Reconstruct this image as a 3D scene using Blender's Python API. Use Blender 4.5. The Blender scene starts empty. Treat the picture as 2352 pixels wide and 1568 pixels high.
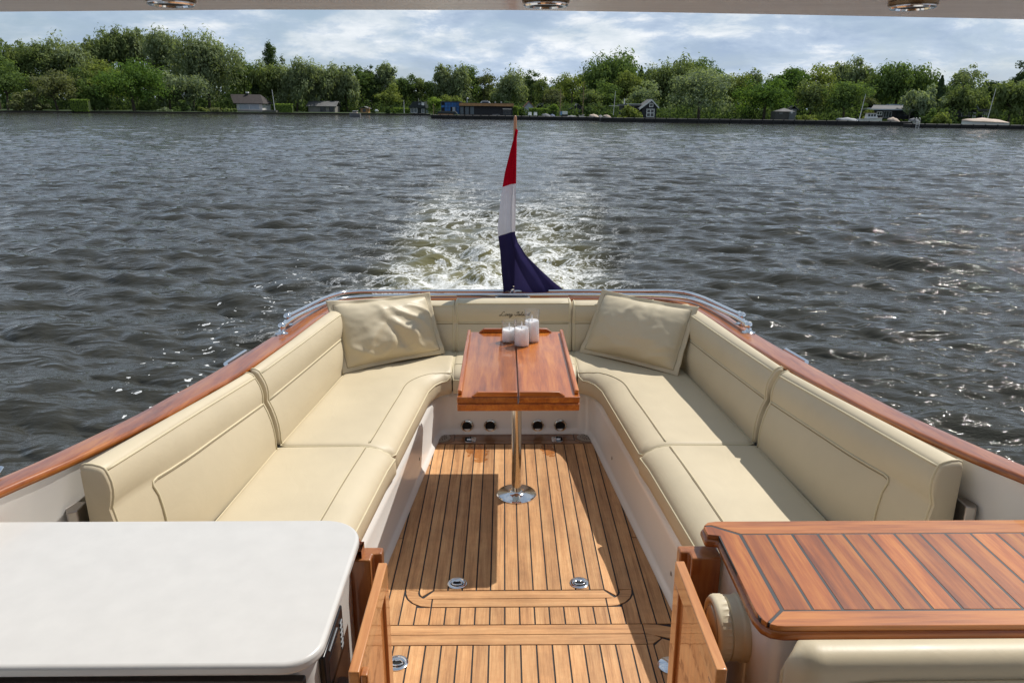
import bpy, bmesh, math, random
import numpy as np
from mathutils import Vector, Matrix, noise as mnoise

random.seed(7)
SC = bpy.context.scene
COL = SC.collection

# ------------------------------------------------------------------ camera maths
# The boat is built in its own frame (x to starboard in the view, y aft, z up, cockpit sole z=0).
# The whole boat heels by under one degree relative to the level lake: see HEEL.
FPX = 1767.0
CAM = np.array([-.057, 0.0, 1.87])
def cam_basis(pitch, yaw, roll=0.0):
    fw = np.array([math.sin(yaw)*math.cos(pitch), math.cos(yaw)*math.cos(pitch), -math.sin(pitch)])
    r = np.array([math.cos(yaw), -math.sin(yaw), 0.0]); u = np.cross(r, fw)
    r2 = r*math.cos(roll)+u*math.sin(roll); u2 = u*math.cos(roll)-r*math.sin(roll)
    return r2, u2, fw
YAW = math.atan(18/math.hypot(FPX, 534))
BR, BU, BF = cam_basis(math.atan(534/FPX), YAW)
WR, WU, WF = cam_basis(math.atan(541.5/FPX), YAW, math.radians(.8))
_Rb = np.column_stack([BR, BU, BF]); _Rw = np.column_stack([WR, WU, WF])
_R = _Rw @ _Rb.T
HEEL = Matrix.Translation(Vector(CAM)) @ Matrix(_R.tolist()).to_4x4() @ Matrix.Translation(-Vector(CAM))
WATER_Z = CAM[2]-2.32
LAND_Z = WATER_Z+.30
def shore(px, py, dist):
    """world point at forward distance dist that is seen in direction (px, py)"""
    d = WF*FPX+WR*(px-1176)-WU*(py-784)
    return CAM+d*(dist/d[1])

# ------------------------------------------------------------------ object helpers
ORG = {}
BOAT_TOPS, LAKE_TOPS = [], []
FRAME = ['B']
def _reg(o, loc):
    ORG[o.name] = Vector(loc)
    (BOAT_TOPS if FRAME[0] == 'B' else LAKE_TOPS).append(o)
def tag(o, label=None, cat=None, group=None, kind=None):
    if label: o['label'] = label
    if cat: o['category'] = cat
    if group: o['group'] = group
    if kind: o['kind'] = kind
    return o
def thing(name, label, cat, loc, group=None):
    o = bpy.data.objects.new(name, None); COL.objects.link(o)
    o.empty_display_size = .1
    _reg(o, loc); tag(o, label, cat, group)
    return o

class MB:
    """collects faces for ONE mesh object"""
    def __init__(s):
        s.v = []; s.f = []; s.m = []; s.r = []
    def add(s, verts, faces, mat=0, rnd=0.0):
        b = len(s.v)
        s.v.extend([tuple(map(float, p)) for p in verts])
        s.f.extend([tuple(i+b for i in f) for f in faces])
        s.m.extend([mat]*len(faces)); s.r.extend([rnd]*len(faces))
        return s
    def box(s, x0, x1, y0, y1, z0, z1, mat=0, rnd=0.0):
        v = [(x0,y0,z0),(x1,y0,z0),(x1,y1,z0),(x0,y1,z0),(x0,y0,z1),(x1,y0,z1),(x1,y1,z1),(x0,y1,z1)]
        return s.add(v, [(0,3,2,1),(4,5,6,7),(0,1,5,4),(1,2,6,5),(2,3,7,6),(3,0,4,7)], mat, rnd)
    def prism(s, pts, z0, z1, mat=0, rnd=0.0):
        """vertical prism over an anticlockwise outline"""
        n = len(pts)
        v = [(p[0], p[1], z0) for p in pts]+[(p[0], p[1], z1) for p in pts]
        f = [tuple(range(n-1, -1, -1)), tuple(range(n, 2*n))]+[(i, (i+1) % n, n+(i+1) % n, n+i) for i in range(n)]
        return s.add(v, f, mat, rnd)
    def extrude(s, pts, vec, mat=0, rnd=0.0):
        """any planar 3-D outline pushed along vec"""
        n = len(pts); vec = Vector(vec); P = [Vector(p) for p in pts]
        v = P+[p+vec for p in P]
        f = [tuple(range(n-1, -1, -1)), tuple(range(n, 2*n))]+[(i, (i+1) % n, n+(i+1) % n, n+i) for i in range(n)]
        return s.add(v, f, mat, rnd)
    def grid(s, rows, mat=0, closed=False, rnd=0.0):
        nr = len(rows); nc = len(rows[0]); v = [p for r in rows for p in r]; f = []
        for i in range(nr-1):
            for j in range(nc if closed else nc-1):
                k = (j+1) % nc
                f.append((i*nc+j, i*nc+k, (i+1)*nc+k, (i+1)*nc+j))
        return s.add(v, f, mat, rnd)
    def tube(s, path, r, n=10, mat=0, closed=False, caps=True, rnd=0.0):
        P = [Vector(p) for p in path]; m = len(P)
        rs = r if isinstance(r, (list, tuple)) else [r]*m
        rows = []; up = None
        for i in range(m):
            a = P[(i-1) % m] if (closed or i > 0) else P[i]
            b = P[(i+1) % m] if (closed or i < m-1) else P[i]
            t = (b-a).normalized()
            if up is None:
                up = Vector((0,0,1)) if abs(t.z) < .9 else Vector((1,0,0))
            x = t.cross(up)
            if x.length < 1e-6: x = t.cross(Vector((0,1,0)))
            x.normalize(); y = x.cross(t).normalized(); up = y
            rows.append([P[i]+(x*math.cos(2*math.pi*k/n)+y*math.sin(2*math.pi*k/n))*rs[i] for k in range(n)])
        if closed: rows.append(rows[0])
        s.grid(rows, mat, True, rnd)
        if caps and not closed:
            s.add(rows[0], [tuple(range(n))], mat, rnd); s.add(rows[-1], [tuple(range(n-1, -1, -1))], mat, rnd)
        return s
    def lathe(s, prof, c, axis='z', n=24, mat=0, rnd=0.0, cap=True):
        """prof: (radius, height along axis)"""
        ax = {'z': (Vector((1,0,0)), Vector((0,1,0)), Vector((0,0,1))), 'y': (Vector((0,0,1)), Vector((1,0,0)), Vector((0,1,0))),
              'x': (Vector((0,1,0)), Vector((0,0,1)), Vector((1,0,0)))}[axis]
        c = Vector(c)
        rows = [[c+ax[0]*(r*math.cos(2*math.pi*k/n))+ax[1]*(r*math.sin(2*math.pi*k/n))+ax[2]*h for k in range(n)] for r, h in prof]
        s.grid(rows, mat, True, rnd)
        if not cap: return s
        if prof[0][0] > 1e-6: s.add(rows[0], [tuple(range(n-1, -1, -1))], mat, rnd)
        if prof[-1][0] > 1e-6: s.add(rows[-1], [tuple(range(n))], mat, rnd)
        return s
    def sphere(s, c, r, n=12, mat=0, sx=1, sy=1, sz=1, rnd=0.0):
        c = Vector(c); rows = []
        for i in range(n//2+1):
            t = math.pi*i/(n//2)
            rows.append([c+Vector((r*sx*math.sin(t)*math.cos(2*math.pi*k/n), r*sy*math.sin(t)*math.sin(2*math.pi*k/n), -r*sz*math.cos(t))) for k in range(n)])
        return s.grid(rows, mat, True, rnd)
    def build(s, name, mats, parent=None, loc=None, smooth=35, bevel=0, seg=2, sub=0):
        if not isinstance(mats, (list, tuple)): mats = [mats]
        if parent is not None:
            org = ORG[parent.name]
        elif loc is not None: org = Vector(loc)
        else:
            a = np.array(s.v); lo = a.min(0); hi = a.max(0)
            org = Vector(((lo[0]+hi[0])/2, (lo[1]+hi[1])/2, lo[2]))
        me = bpy.data.meshes.new(name)
        me.from_pydata([Vector(p)-org for p in s.v], [], s.f)
        for m in mats: me.materials.append(m)
        me.polygons.foreach_set('material_index', s.m)
        at = me.attributes.new('rnd', 'FLOAT', 'FACE'); at.data.foreach_set('value', s.r)
        me.update()
        bm = bmesh.new(); bm.from_mesh(me)
        bmesh.ops.remove_doubles(bm, verts=bm.verts, dist=1e-5)
        bmesh.ops.recalc_face_normals(bm, faces=bm.faces)
        bm.to_mesh(me); bm.free()
        if smooth:
            me.polygons.foreach_set('use_smooth', [True]*len(me.polygons))
            if smooth < 180: me.set_sharp_from_angle(angle=math.radians(smooth))
        o = bpy.data.objects.new(name, me); COL.objects.link(o)
        if parent is not None:
            o.parent = parent; ORG[o.name] = ORG[parent.name]
        else: _reg(o, org)
        if bevel:
            b = o.modifiers.new('bevel', 'BEVEL'); b.width = bevel; b.segments = seg; b.limit_method = 'ANGLE'; b.angle_limit = math.radians(40)
            b.harden_normals = False
        if sub:
            u = o.modifiers.new('sub', 'SUBSURF'); u.levels = sub; u.render_levels = sub
        return o

def crom(pts, n=8, closed=False):
    """Catmull-Rom through points"""
    P = [np.array(p, float) for p in pts]; m = len(P); out = []
    rng = range(m) if closed else range(m-1)
    for i in rng:
        p0 = P[(i-1) % m] if (closed or i > 0) else P[i]*2-P[i+1]
        p1 = P[i]; p2 = P[(i+1) % m]
        p3 = P[(i+2) % m] if (closed or i < m-2) else P[i+1]*2-P[i]
        for k in range(n):
            t = k/n
            out.append(.5*((2*p1)+(-p0+p2)*t+(2*p0-5*p1+4*p2-p3)*t*t+(-p0+3*p1-3*p2+p3)*t**3))
    if not closed: out.append(P[-1])
    return out
def lerp(a, b, t): return a+(b-a)*t
def interp(x, tab):
    return float(np.interp(x, [t[0] for t in tab], [t[1] for t in tab]))
def rround(x0, x1, y0, y1, r, n=6):
    """anticlockwise rounded rectangle; r = radius or radii of (x0y0, x1y0, x1y1, x0y1)"""
    if not isinstance(r, (list, tuple)): r = [r]*4
    out = []
    for (cx, cy, a0, k) in ((x0, y0, 180, 0), (x1, y0, 270, 1), (x1, y1, 0, 2), (x0, y1, 90, 3)):
        q = r[k]; sx = 1 if k in (0, 3) else -1; sy = 1 if k in (0, 1) else -1
        if q < 1e-6: out.append((cx, cy)); continue
        for i in range(n+1):
            a = math.radians(a0+90*i/n)
            out.append((cx+sx*q+q*math.cos(a), cy+sy*q+q*math.sin(a)))
    return out

# ------------------------------------------------------------------ materials
def newmat(name):
    m = bpy.data.materials.new(name); m.use_nodes = True
    nt = m.node_tree; nt.nodes.clear()
    out = nt.nodes.new('ShaderNodeOutputMaterial')
    return m, nt, out
def N(nt, t, **kw):
    n = nt.nodes.new(t)
    for k, v in kw.items():
        if k.startswith('i_'): n.inputs[k[2:].replace('_', ' ')].default_value = v
        else: setattr(n, k, v)
    return n
def ramp(nt, stops, interp='LINEAR'):
    r = nt.nodes.new('ShaderNodeValToRGB'); r.color_ramp.interpolation = interp
    e = r.color_ramp.elements
    while len(e) < len(stops): e.new(.5)
    for k, (p, c) in enumerate(stops):
        e[k].position = p; e[k].color = (c[0], c[1], c[2], 1) if not np.isscalar(c) else (c, c, c, 1)
    return r
def coords(nt, scale=(1,1,1), rnd=0.0):
    tc = N(nt, 'ShaderNodeTexCoord'); mp = N(nt, 'ShaderNodeMapping'); mp.inputs['Scale'].default_value = scale
    if rnd:
        at = N(nt, 'ShaderNodeAttribute', attribute_name='rnd')
        mu = N(nt, 'ShaderNodeVectorMath', operation='SCALE'); nt.links.new(at.outputs['Fac'], mu.inputs[0]); mu.inputs['Scale'].default_value = rnd
        ad = N(nt, 'ShaderNodeVectorMath', operation='ADD'); nt.links.new(tc.outputs['Object'], ad.inputs[0]); nt.links.new(mu.outputs[0], ad.inputs[1])
        nt.links.new(ad.outputs[0], mp.inputs['Vector'])
    else: nt.links.new(tc.outputs['Object'], mp.inputs['Vector'])
    return mp.outputs['Vector']
def noise(nt, vec, scale, detail=4, rough=.55, dist=0.0):
    n = N(nt, 'ShaderNodeTexNoise'); n.inputs['Scale'].default_value = scale; n.inputs['Detail'].default_value = detail
    n.inputs['Roughness'].default_value = rough; n.inputs['Distortion'].default_value = dist
    nt.links.new(vec, n.inputs['Vector']); return n.outputs['Fac']
def mixc(nt, f, a, b, mode='MIX'):
    n = N(nt, 'ShaderNodeMix', data_type='RGBA', blend_type=mode)
    for sock, val in ((n.inputs[0], f), (n.inputs[6], a), (n.inputs[7], b)):
        if hasattr(val, 'is_linked') or isinstance(val, bpy.types.NodeSocket): nt.links.new(val, sock)
        elif np.isscalar(val): sock.default_value = val
        else: sock.default_value = (val[0], val[1], val[2], 1)
    return n.outputs[2]
def math_(nt, op, a, b=None, c=None, clamp=False):
    n = N(nt, 'ShaderNodeMath', operation=op, use_clamp=clamp)
    for i, val in enumerate((a, b, c)):
        if val is None: continue
        if isinstance(val, bpy.types.NodeSocket): nt.links.new(val, n.inputs[i])
        else: n.inputs[i].default_value = val
    return n.outputs[0]
def bump(nt, h, strength, dist=.01, normal=None):
    b = N(nt, 'ShaderNodeBump'); b.inputs['Strength'].default_value = strength; b.inputs['Distance'].default_value = dist
    nt.links.new(h, b.inputs['Height'])
    if normal: nt.links.new(normal, b.inputs['Normal'])
    return b.outputs['Normal']
def principled(nt, out, color, rough=.5, metal=0.0, coat=0.0, coatr=.03, normal=None, spec=.5, coatn=None):
    p = N(nt, 'ShaderNodeBsdfPrincipled')
    for key, val in (('Base Color', color), ('Roughness', rough)):
        if isinstance(val, bpy.types.NodeSocket): nt.links.new(val, p.inputs[key])
        elif np.isscalar(val): p.inputs[key].default_value = val
        else: p.inputs[key].default_value = (val[0], val[1], val[2], 1)
    p.inputs['Metallic'].default_value = metal; p.inputs['Coat Weight'].default_value = coat; p.inputs['Coat Roughness'].default_value = coatr
    p.inputs['Specular IOR Level'].default_value = spec
    if normal: nt.links.new(normal, p.inputs['Normal'])
    if coatn: nt.links.new(coatn, p.inputs['Coat Normal'])
    nt.links.new(p.outputs[0], out.inputs['Surface'])
    return p
def m_plain(name, c, rough=.5, metal=0.0, coat=0.0, var=.12, scale=6, bmp=0.0, bscale=60, spec=.5):
    m, nt, out = newmat(name); v = coords(nt)
    f = noise(nt, v, scale, 5)
    lo = tuple(x*(1-var) for x in c); hi = tuple(min(1, x*(1+var)) for x in c)
    r = ramp(nt, [(.3, lo), (.7, hi)]); nt.links.new(f, r.inputs[0])
    nrm = bump(nt, noise(nt, v, bscale, 3), bmp) if bmp else None
    principled(nt, out, r.outputs[0], rough, metal, coat, normal=nrm, spec=spec)
    return m
def m_wood(name, dark, mid, light, axis='y', gloss=True, stretch=14, fine=38, rnd=7.0, tint=.22, rough=.35, grime=False):
    m, nt, out = newmat(name)
    sc = {'x': (1, stretch, stretch), 'y': (stretch, 1, stretch), 'z': (stretch, stretch, 1)}[axis]
    v = coords(nt, sc, rnd)
    a = noise(nt, v, 1.6, 6, .6, .35); b = noise(nt, v, fine/6, 4, .65, .1)
    c = noise(nt, coords(nt, (1,1,1), rnd), 3.0, 3)
    s = math_(nt, 'ADD', math_(nt, 'MULTIPLY', a, .55), math_(nt, 'ADD', math_(nt, 'MULTIPLY', b, .3), math_(nt, 'MULTIPLY', c, .15)))
    r = ramp(nt, [(.34, dark), (.5, mid), (.66, light)]); nt.links.new(s, r.inputs[0])
    at = N(nt, 'ShaderNodeAttribute', attribute_name='rnd')
    k = math_(nt, 'MULTIPLY_ADD', at.outputs['Fac'], tint*2, 1-tint)
    hsv = N(nt, 'ShaderNodeHueSaturation'); nt.links.new(r.outputs[0], hsv.inputs['Color']); nt.links.new(k, hsv.inputs['Value'])
    col = hsv.outputs[0]
    if grime:
        w = coords(nt); g = noise(nt, w, 7.0, 6, .7); gr = ramp(nt, [(.40, .84), (.60, 1.0)]); nt.links.new(g, gr.inputs[0])
        col = mixc(nt, 1.0, col, gr.outputs[0], 'MULTIPLY')
        # a few wet, darker patches near the aft step and by the pedestal
        tc = N(nt, 'ShaderNodeTexCoord'); wet = None
        for (cx, cy, rx, ry) in ((-.20, 4.02, .055, .17), (-.26, 4.06, .025, .12), (.19, 4.05, .06, .11)):
            mp = N(nt, 'ShaderNodeMapping'); mp.vector_type = 'POINT'
            mp.inputs['Location'].default_value = (-cx/rx, -(cy-3.0)/ry, 0); mp.inputs['Scale'].default_value = (1/rx, 1/ry, 0)
            nt.links.new(tc.outputs['Object'], mp.inputs['Vector'])
            ln = N(nt, 'ShaderNodeVectorMath', operation='LENGTH'); nt.links.new(mp.outputs[0], ln.inputs[0])
            dn = math_(nt, 'ADD', ln.outputs['Value'], math_(nt, 'MULTIPLY_ADD', noise(nt, w, 16.0, 4, .6), 2.0, -1.0))
            k1 = N(nt, 'ShaderNodeMapRange'); k1.inputs['From Min'].default_value = .85; k1.inputs['From Max'].default_value = .7
            nt.links.new(dn, k1.inputs['Value'])
            wet = k1.outputs[0] if wet is None else math_(nt, 'MAXIMUM', wet, k1.outputs[0])
        wetc = mixc(nt, 1.0, col, (.80, .60, .42), 'MULTIPLY')
        col = mixc(nt, wet, col, wetc)
        rv = math_(nt, 'MULTIPLY_ADD', wet, -.4, rough)
        principled(nt, out, col, rv, normal=bump(nt, b, .25, .004))
        return m
    nrm = bump(nt, b, .12 if gloss else .25, .002)
    cn = bump(nt, noise(nt, coords(nt), 9.0, 3), .03, .02)
    principled(nt, out, col, rough, coat=.75 if gloss else 0.0, coatr=.03, normal=nrm, coatn=cn if gloss else None)
    return m
def m_leather(name, c):
    m, nt, out = newmat(name); v = coords(nt)
    f = noise(nt, v, 3.5, 6, .6)
    r = ramp(nt, [(.3, tuple(x*.94 for x in c)), (.55, c), (.75, tuple(min(1, x*1.04) for x in c))]); nt.links.new(f, r.inputs[0])
    g = noise(nt, v, 420, 2); n1 = bump(nt, g, .05, .002)
    w = noise(nt, coords(nt, (1, .55, 1)), 9, 4, .55, .9); n2 = bump(nt, w, .09, .02, n1)
    rr = ramp(nt, [(.3, .42), (.7, .56)]); nt.links.new(f, rr.inputs[0])
    principled(nt, out, r.outputs[0], rr.outputs[0], normal=n2, spec=.45)
    return m
def m_chrome(name, c=(.78, .79, .80), rough=.06):
    m, nt, out = newmat(name); v = coords(nt)
    f = noise(nt, v, 30, 4); rr = ramp(nt, [(.3, rough), (.8, rough+.10)]); nt.links.new(f, rr.inputs[0])
    principled(nt, out, c, rr.outputs[0], metal=1.0)
    return m
def m_leaf(name, c, var=.28):
    m, nt, out = newmat(name)
    at = N(nt, 'ShaderNodeAttribute', attribute_name='rnd')
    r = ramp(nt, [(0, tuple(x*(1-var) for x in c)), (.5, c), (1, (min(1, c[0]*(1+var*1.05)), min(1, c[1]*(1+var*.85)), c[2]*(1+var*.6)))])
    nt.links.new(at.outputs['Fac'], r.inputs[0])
    d = N(nt, 'ShaderNodeBsdfDiffuse'); t = N(nt, 'ShaderNodeBsdfTranslucent'); g = N(nt, 'ShaderNodeBsdfGlossy'); g.inputs['Roughness'].default_value = .5
    nt.links.new(r.outputs[0], d.inputs[0])
    tcx = mixc(nt, 1.0, r.outputs[0], (1.2, 1.25, .6), 'MULTIPLY'); nt.links.new(tcx, t.inputs[0])
    mx = N(nt, 'ShaderNodeMixShader'); mx.inputs[0].default_value = .40; nt.links.new(d.outputs[0], mx.inputs[1]); nt.links.new(t.outputs[0], mx.inputs[2])
    nt.nodes.remove(g); nt.links.new(mx.outputs[0], out.inputs['Surface'])
    return m
def m_glass(name, tint=(1, 1, 1), ior=1.45):
    m, nt, out = newmat(name)
    tr = N(nt, 'ShaderNodeBsdfTransparent'); tr.inputs[0].default_value = (*tint, 1)
    gl = N(nt, 'ShaderNodeBsdfGlossy'); gl.inputs['Roughness'].default_value = .02
    v = coords(nt); nrm = bump(nt, noise(nt, v, 20, 2), .02); nt.links.new(nrm, gl.inputs['Normal'])
    lw = N(nt, 'ShaderNodeLayerWeight'); lw.inputs['Blend'].default_value = .5
    fr = math_(nt, 'MULTIPLY_ADD', math_(nt, 'POWER', lw.outputs['Facing'], 4.0), .85, .05)
    mx = N(nt, 'ShaderNodeMixShader'); nt.links.new(fr, mx.inputs[0]); nt.links.new(tr.outputs[0], mx.inputs[1]); nt.links.new(gl.outputs[0], mx.inputs[2])
    nt.links.new(mx.outputs[0], out.inputs['Surface'])
    return m

LEATHER = m_leather('cream_leather', (.580, .495, .342))
PIPING = m_leather('cream_piping', (.62, .54, .36))
SEAM = m_plain('seam_thread', (.28, .225, .14), .7)
PILLOW = m_leather('pillow_leather', (.57, .487, .337))
TEAKY = m_wood('teak_lengthwise', (.32, .145, .055), (.56, .288, .118), (.72, .425, .195), 'y', False, 22, 60, 7.0, .14, .55, grime=True)
TEAKX = m_wood('teak_crosswise', (.32, .145, .055), (.55, .282, .115), (.70, .41, .188), 'x', False, 22, 60, 7.0, .12, .55, grime=True)
WETTEAK = m_wood('teak_wet', (.10, .04, .015), (.19, .08, .03), (.28, .13, .05), 'x', True, 20, 50, 7.0, .15, .4)
MAHY = m_wood('mahogany_lengthwise', (.16, .034, .003), (.40, .103, .010), (.585, .20, .026), 'y', True)
MAHX = m_wood('mahogany_crosswise', (.16, .034, .003), (.40, .103, .010), (.585, .20, .026), 'x', True)
MAHZ = m_wood('mahogany_upright', (.24, .066, .013), (.42, .140, .030), (.56, .23, .060), 'z', True)
GATEY = m_wood('gate_wood', (.30, .105, .028), (.47, .19, .055), (.60, .29, .10), 'y', True)
COUNTERY = m_wood('counter_planks', (.175, .040, .006), (.385, .106, .015), (.585, .22, .038), 'y', True, 16, 40, 7.0, .2)
COUNTERX = m_wood('counter_border', (.22, .058, .011), (.43, .142, .028), (.58, .235, .05), 'x', True, 16, 40, 7.0, .14)
CAULK = m_plain('black_caulk', (.012, .012, .014), .6)
GEL = m_plain('white_gelcoat', (.80, .78, .74), .25, coat=.3, var=.02, scale=3)
CORIAN = m_plain('white_counter', (.60, .583, .552), .30, var=.03, scale=16, coat=.25, bmp=.02, bscale=25)
CHROME = m_chrome('chrome')
STEEL = m_chrome('polished_steel', (.62, .57, .48), .10)
DULL = m_plain('dull_metal', (.42, .38, .34), .35, metal=.8)
BLACK = m_plain('black_plastic', (.012, .012, .014), .3)
DARKIN = m_plain('dark_recess', (.004, .004, .004), .8)
BUTTON = m_plain('grey_button', (.30, .32, .34), .4)
CREAMP = m_plain('cream_plastic', (.62, .54, .38), .35, var=.04)
SHADEDP = m_plain('shaded_plastic', (.16, .145, .14), .4, var=.06)
BROWNP = m_plain('shade_brown', (.055, .042, .036), .45)
WAX = m_plain('white_wax', (.90, .91, .93), .6, var=.03)
WAX.node_tree.nodes['Principled BSDF'].inputs['Subsurface Weight'].default_value = 1.0
WAX.node_tree.nodes['Principled BSDF'].inputs['Subsurface Radius'].default_value = (1.0, .95, .9)
WAX.node_tree.nodes['Principled BSDF'].inputs['Subsurface Scale'].default_value = .045
FLAME = m_plain('flame_plastic', (.85, .84, .80), .4, var=.02)
GLASS = m_glass('clear_glass')
ROOFM = None

# ================================================================== THE BOAT
FRAME[0] = 'B'
boat = thing('motor_launch', 'varnished wooden launch with cream cockpit seating and slatted teak sole', 'boat', (0, 3.0, 0))
ZG = [(-1, 1.02), (0, 1.0), (1, .945), (1.83, .885), (2.1, .862), (2.6, .82), (3.2, .782), (3.8, .755), (4.2, .738), (4.8, .705), (6, .70)]
def zg(y): return interp(y, ZG)
INN = [(1.60, -1.2), (1.60, -.4), (1.57, .6), (1.515, 1.4), (1.438, 1.85), (1.365, 2.12), (1.314, 2.36), (1.272, 2.6), (1.235, 2.85), (1.205, 3.05), (1.14, 3.7), (1.105, 4.2), (1.07, 4.5), (1.02, 4.68), (.92, 4.775), (.72, 4.795), (.3, 4.80)]
OUT = [(1.74, -1.2), (1.74, -.4), (1.71, .6), (1.635, 1.4), (1.548, 1.85), (1.480, 2.12), (1.435, 2.36), (1.397, 2.6), (1.366, 2.85), (1.34, 3.05), (1.265, 3.75), (1.235, 4.25), (1.205, 4.6), (1.15, 4.83), (1.0, 4.945), (.76, 4.965), (.3, 4.97)]
def both(a):
    return [(-x, y) for x, y in a]+[(0, a[-1][1]+.002)]+[(x, y) for x, y in reversed(a)]
inn = crom(both(INN), 6); outl = crom(both(OUT), 6)
def sweep(name, prof, mat, off_in=0.0, parent=boat, bevel=0, smooth=40):
    """prof(inner point, outer point, zg, outward unit) -> list of 3-D points"""
    rows = []
    for a, b in zip(inn, outl):
        d = np.array(b)-np.array(a); w = np.linalg.norm(d); d = d/w
        rows.append(prof(np.array(a), d, w, zg(a[1])))
    mb = MB(); mb.grid(rows, 0, True)
    return mb
def P3(a, d, t, z): return (a[0]+d[0]*t, a[1]+d[1]*t, z)
def cap_prof(a, d, w, z):
    return [P3(a, d, .004, z-.024), P3(a, d, -.001, z-.016), P3(a, d, .0005, z-.006), P3(a, d, .004, z-.0015), P3(a, d, .009, z), P3(a, d, .014, z+.0002), P3(a, d, w*.5, z+.0006), P3(a, d, w-.05, z+.0002), P3(a, d, w-.042, z), P3(a, d, w-.039, z-.007),
            P3(a, d, w-.035, z-.007), P3(a, d, w-.006, z-.010), P3(a, d, w, z-.02), P3(a, d, w, z-.05), P3(a, d, w*.6, z-.052), P3(a, d, w*.4, z-.026)]
mb = sweep('g', cap_prof, MAHY)
# transom part of the cap gets crosswise grain
for i, f in enumerate(mb.f):
    c = sum((np.array(mb.v[k]) for k in f))/len(f)
    if c[1] > 4.72: mb.m[i] = 1
mb.build('gunwale', [MAHY, MAHX], boat, smooth=40)
mb = sweep('c', lambda a, d, w, z: [P3(a, d, .006, z-.023), P3(a, d, .03, z-.023), P3(a, d, .09, z-.12), P3(a, d, .09, .0), P3(a, d, .075, .0), P3(a, d, .055, z-.28), P3(a, d, .020, z-.08)], GEL)
mb.build('cockpit_lining', GEL, boat)
mb = sweep('h', lambda a, d, w, z: [P3(a, d, w-.012, z-.045), P3(a, d, w-.02, z-.15), P3(a, d, w-.05, -.1), P3(a, d, w-.16, -.62), P3(a, d, w-.24, -.62), P3(a, d, w-.09, -.1), P3(a, d, w-.06, z-.15), P3(a, d, w-.05, z-.045)], GEL)
mb.build('hull', m_plain('hull_paint', (.70, .68, .63), .2, coat=.6, var=.03), boat)

# ---- cockpit sole: teak planks with caulked seams
def xp(y): return .475+(4.115-y)*.0883            # seat front panels
SP = .0577; X0 = -.0025; G2 = .0031
def clip_poly(poly, n, d):
    out = []
    for i in range(len(poly)):
        a = poly[i]; b = poly[(i+1) % len(poly)]
        da = a[0]*n[0]+a[1]*n[1]-d; db = b[0]*n[0]+b[1]*n[1]-d
        if da <= 0: out.append(a)
        if (da < 0 < db) or (db < 0 < da):
            t = da/(da-db); out.append((a[0]+(b[0]-a[0])*t, a[1]+(b[1]-a[1])*t))
    return out
fl = MB()
def plank(poly, mat=0):
    for sgn in (1, -1):
        # side limit: sgn*x <= xp(y)-.006 + margin
        n = (sgn, .0883); poly = clip_poly(poly, n, .475+4.115*.0883-.004)
        if len(poly) < 3: return
    fl.prism(poly, -.012, 0.0, mat, random.random())
fl.prism([(-xp(-1), -1), (xp(-1), -1), (xp(4.3), 4.30), (-xp(4.3), 4.30)], -.03, -.0035, 2)
ks = range(-16, 17)
HX = X0+SP*7           # inner hatch half width index
def rect(x0, x1, y0, y1): return [(x0+G2, y0+G2), (x1-G2, y0+G2), (x1-G2, y1-G2), (x0+G2, y1-G2)]
xs = [X0+SP*k for k in range(-11, 12)]
L0, R0 = X0-SP*7, X0+SP*7       # inner edge of hatch side border
L1, R1 = X0-SP*8, X0+SP*8
yA, yB, yC, yD, yE, yF = 2.699, 2.645, 2.590, 2.481, 2.425, 2.367
for k in range(-6, 6): plank(rect(X0+SP*k, X0+SP*(k+1), yA, 4.122))
# hatch side frames (lengthwise) with mitred, rounded front corners
def corner(cx, cy, r, a0, a1, n=7): return [(cx+r*math.cos(math.radians(a0+(a1-a0)*i/n)), cy+r*math.sin(math.radians(a0+(a1-a0)*i/n))) for i in range(n+1)]
for s in (-1, 1):
    def mir(poly):
        q = [(X0+s*(p[0]), p[1]) for p in poly]
        return q if s > 0 else q[::-1]
    a, b, c = SP*6, SP*7, SP*8
    # inner side board, ends in a rounded mitre
    plank(mir([(a+G2, yA+.004)]+[(b-.04+.04*math.cos(math.radians(t))-G2, yB+.045-.04*math.sin(math.radians(-t))) for t in (-45, -25, 0)]+[(b-G2, 4.122), (a+G2, 4.122)]))
    # outer side board
    plank(mir([(b+G2, yA+G2), (c-G2, yA+G2), (c-G2, 4.122), (b+G2, 4.122)]))
    # rounded outer corner block
    plank(mir([(b+G2, yA-G2)]+[(b-.04+.045*math.cos(math.radians(t)), yB+.04+.042*math.sin(math.radians(t))) for t in (0, -30, -60, -90)]+[(a+G2, yB-G2), (a+G2, yC+G2)]
               +[(c-.11+.105*math.cos(math.radians(t)), yC+.11+.107*math.sin(math.radians(t))) for t in (-90, -70, -50, -30, -12, 0)]), 1)
    # margin boards outside the hatch, with nibbed ends against the seat fronts
    plank(mir([(c+G2, yD+G2), (SP*9-G2, yD+G2), (SP*9-G2, 3.80), (SP*9-.012, 3.835), (c+G2, 3.845)]))
    plank(mir([(c+G2, 3.852), (SP*9-.010, 3.842), (SP*9+.004, 3.80), (SP*9+.004, 3.10), (SP*10-.01, 3.10), (SP*10, 3.05), (SP*10+.3, 3.0), (SP*10+.3, 4.122), (c+G2, 4.122)]))
    plank(mir([(SP*9+G2, yD+G2), (SP*10-G2, yD+G2), (SP*10-G2, 3.06), (SP*10-.012, 3.092), (SP*9+G2, 3.094)]))
    plank(mir([(SP*10+G2, yD+G2), (SP*13, yD+G2), (SP*13, 3.0), (SP*10+G2, 3.04)]))
    # outer lane between the rounded corner and the cross band
    plank(mir([(SP*7+G2, yD+G2), (c-G2, yD+G2), (c-G2, yC+.075), (c-.015, yC+.049), (c-.033, yC+.027), (c-.055, yC+.011)]))
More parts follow.
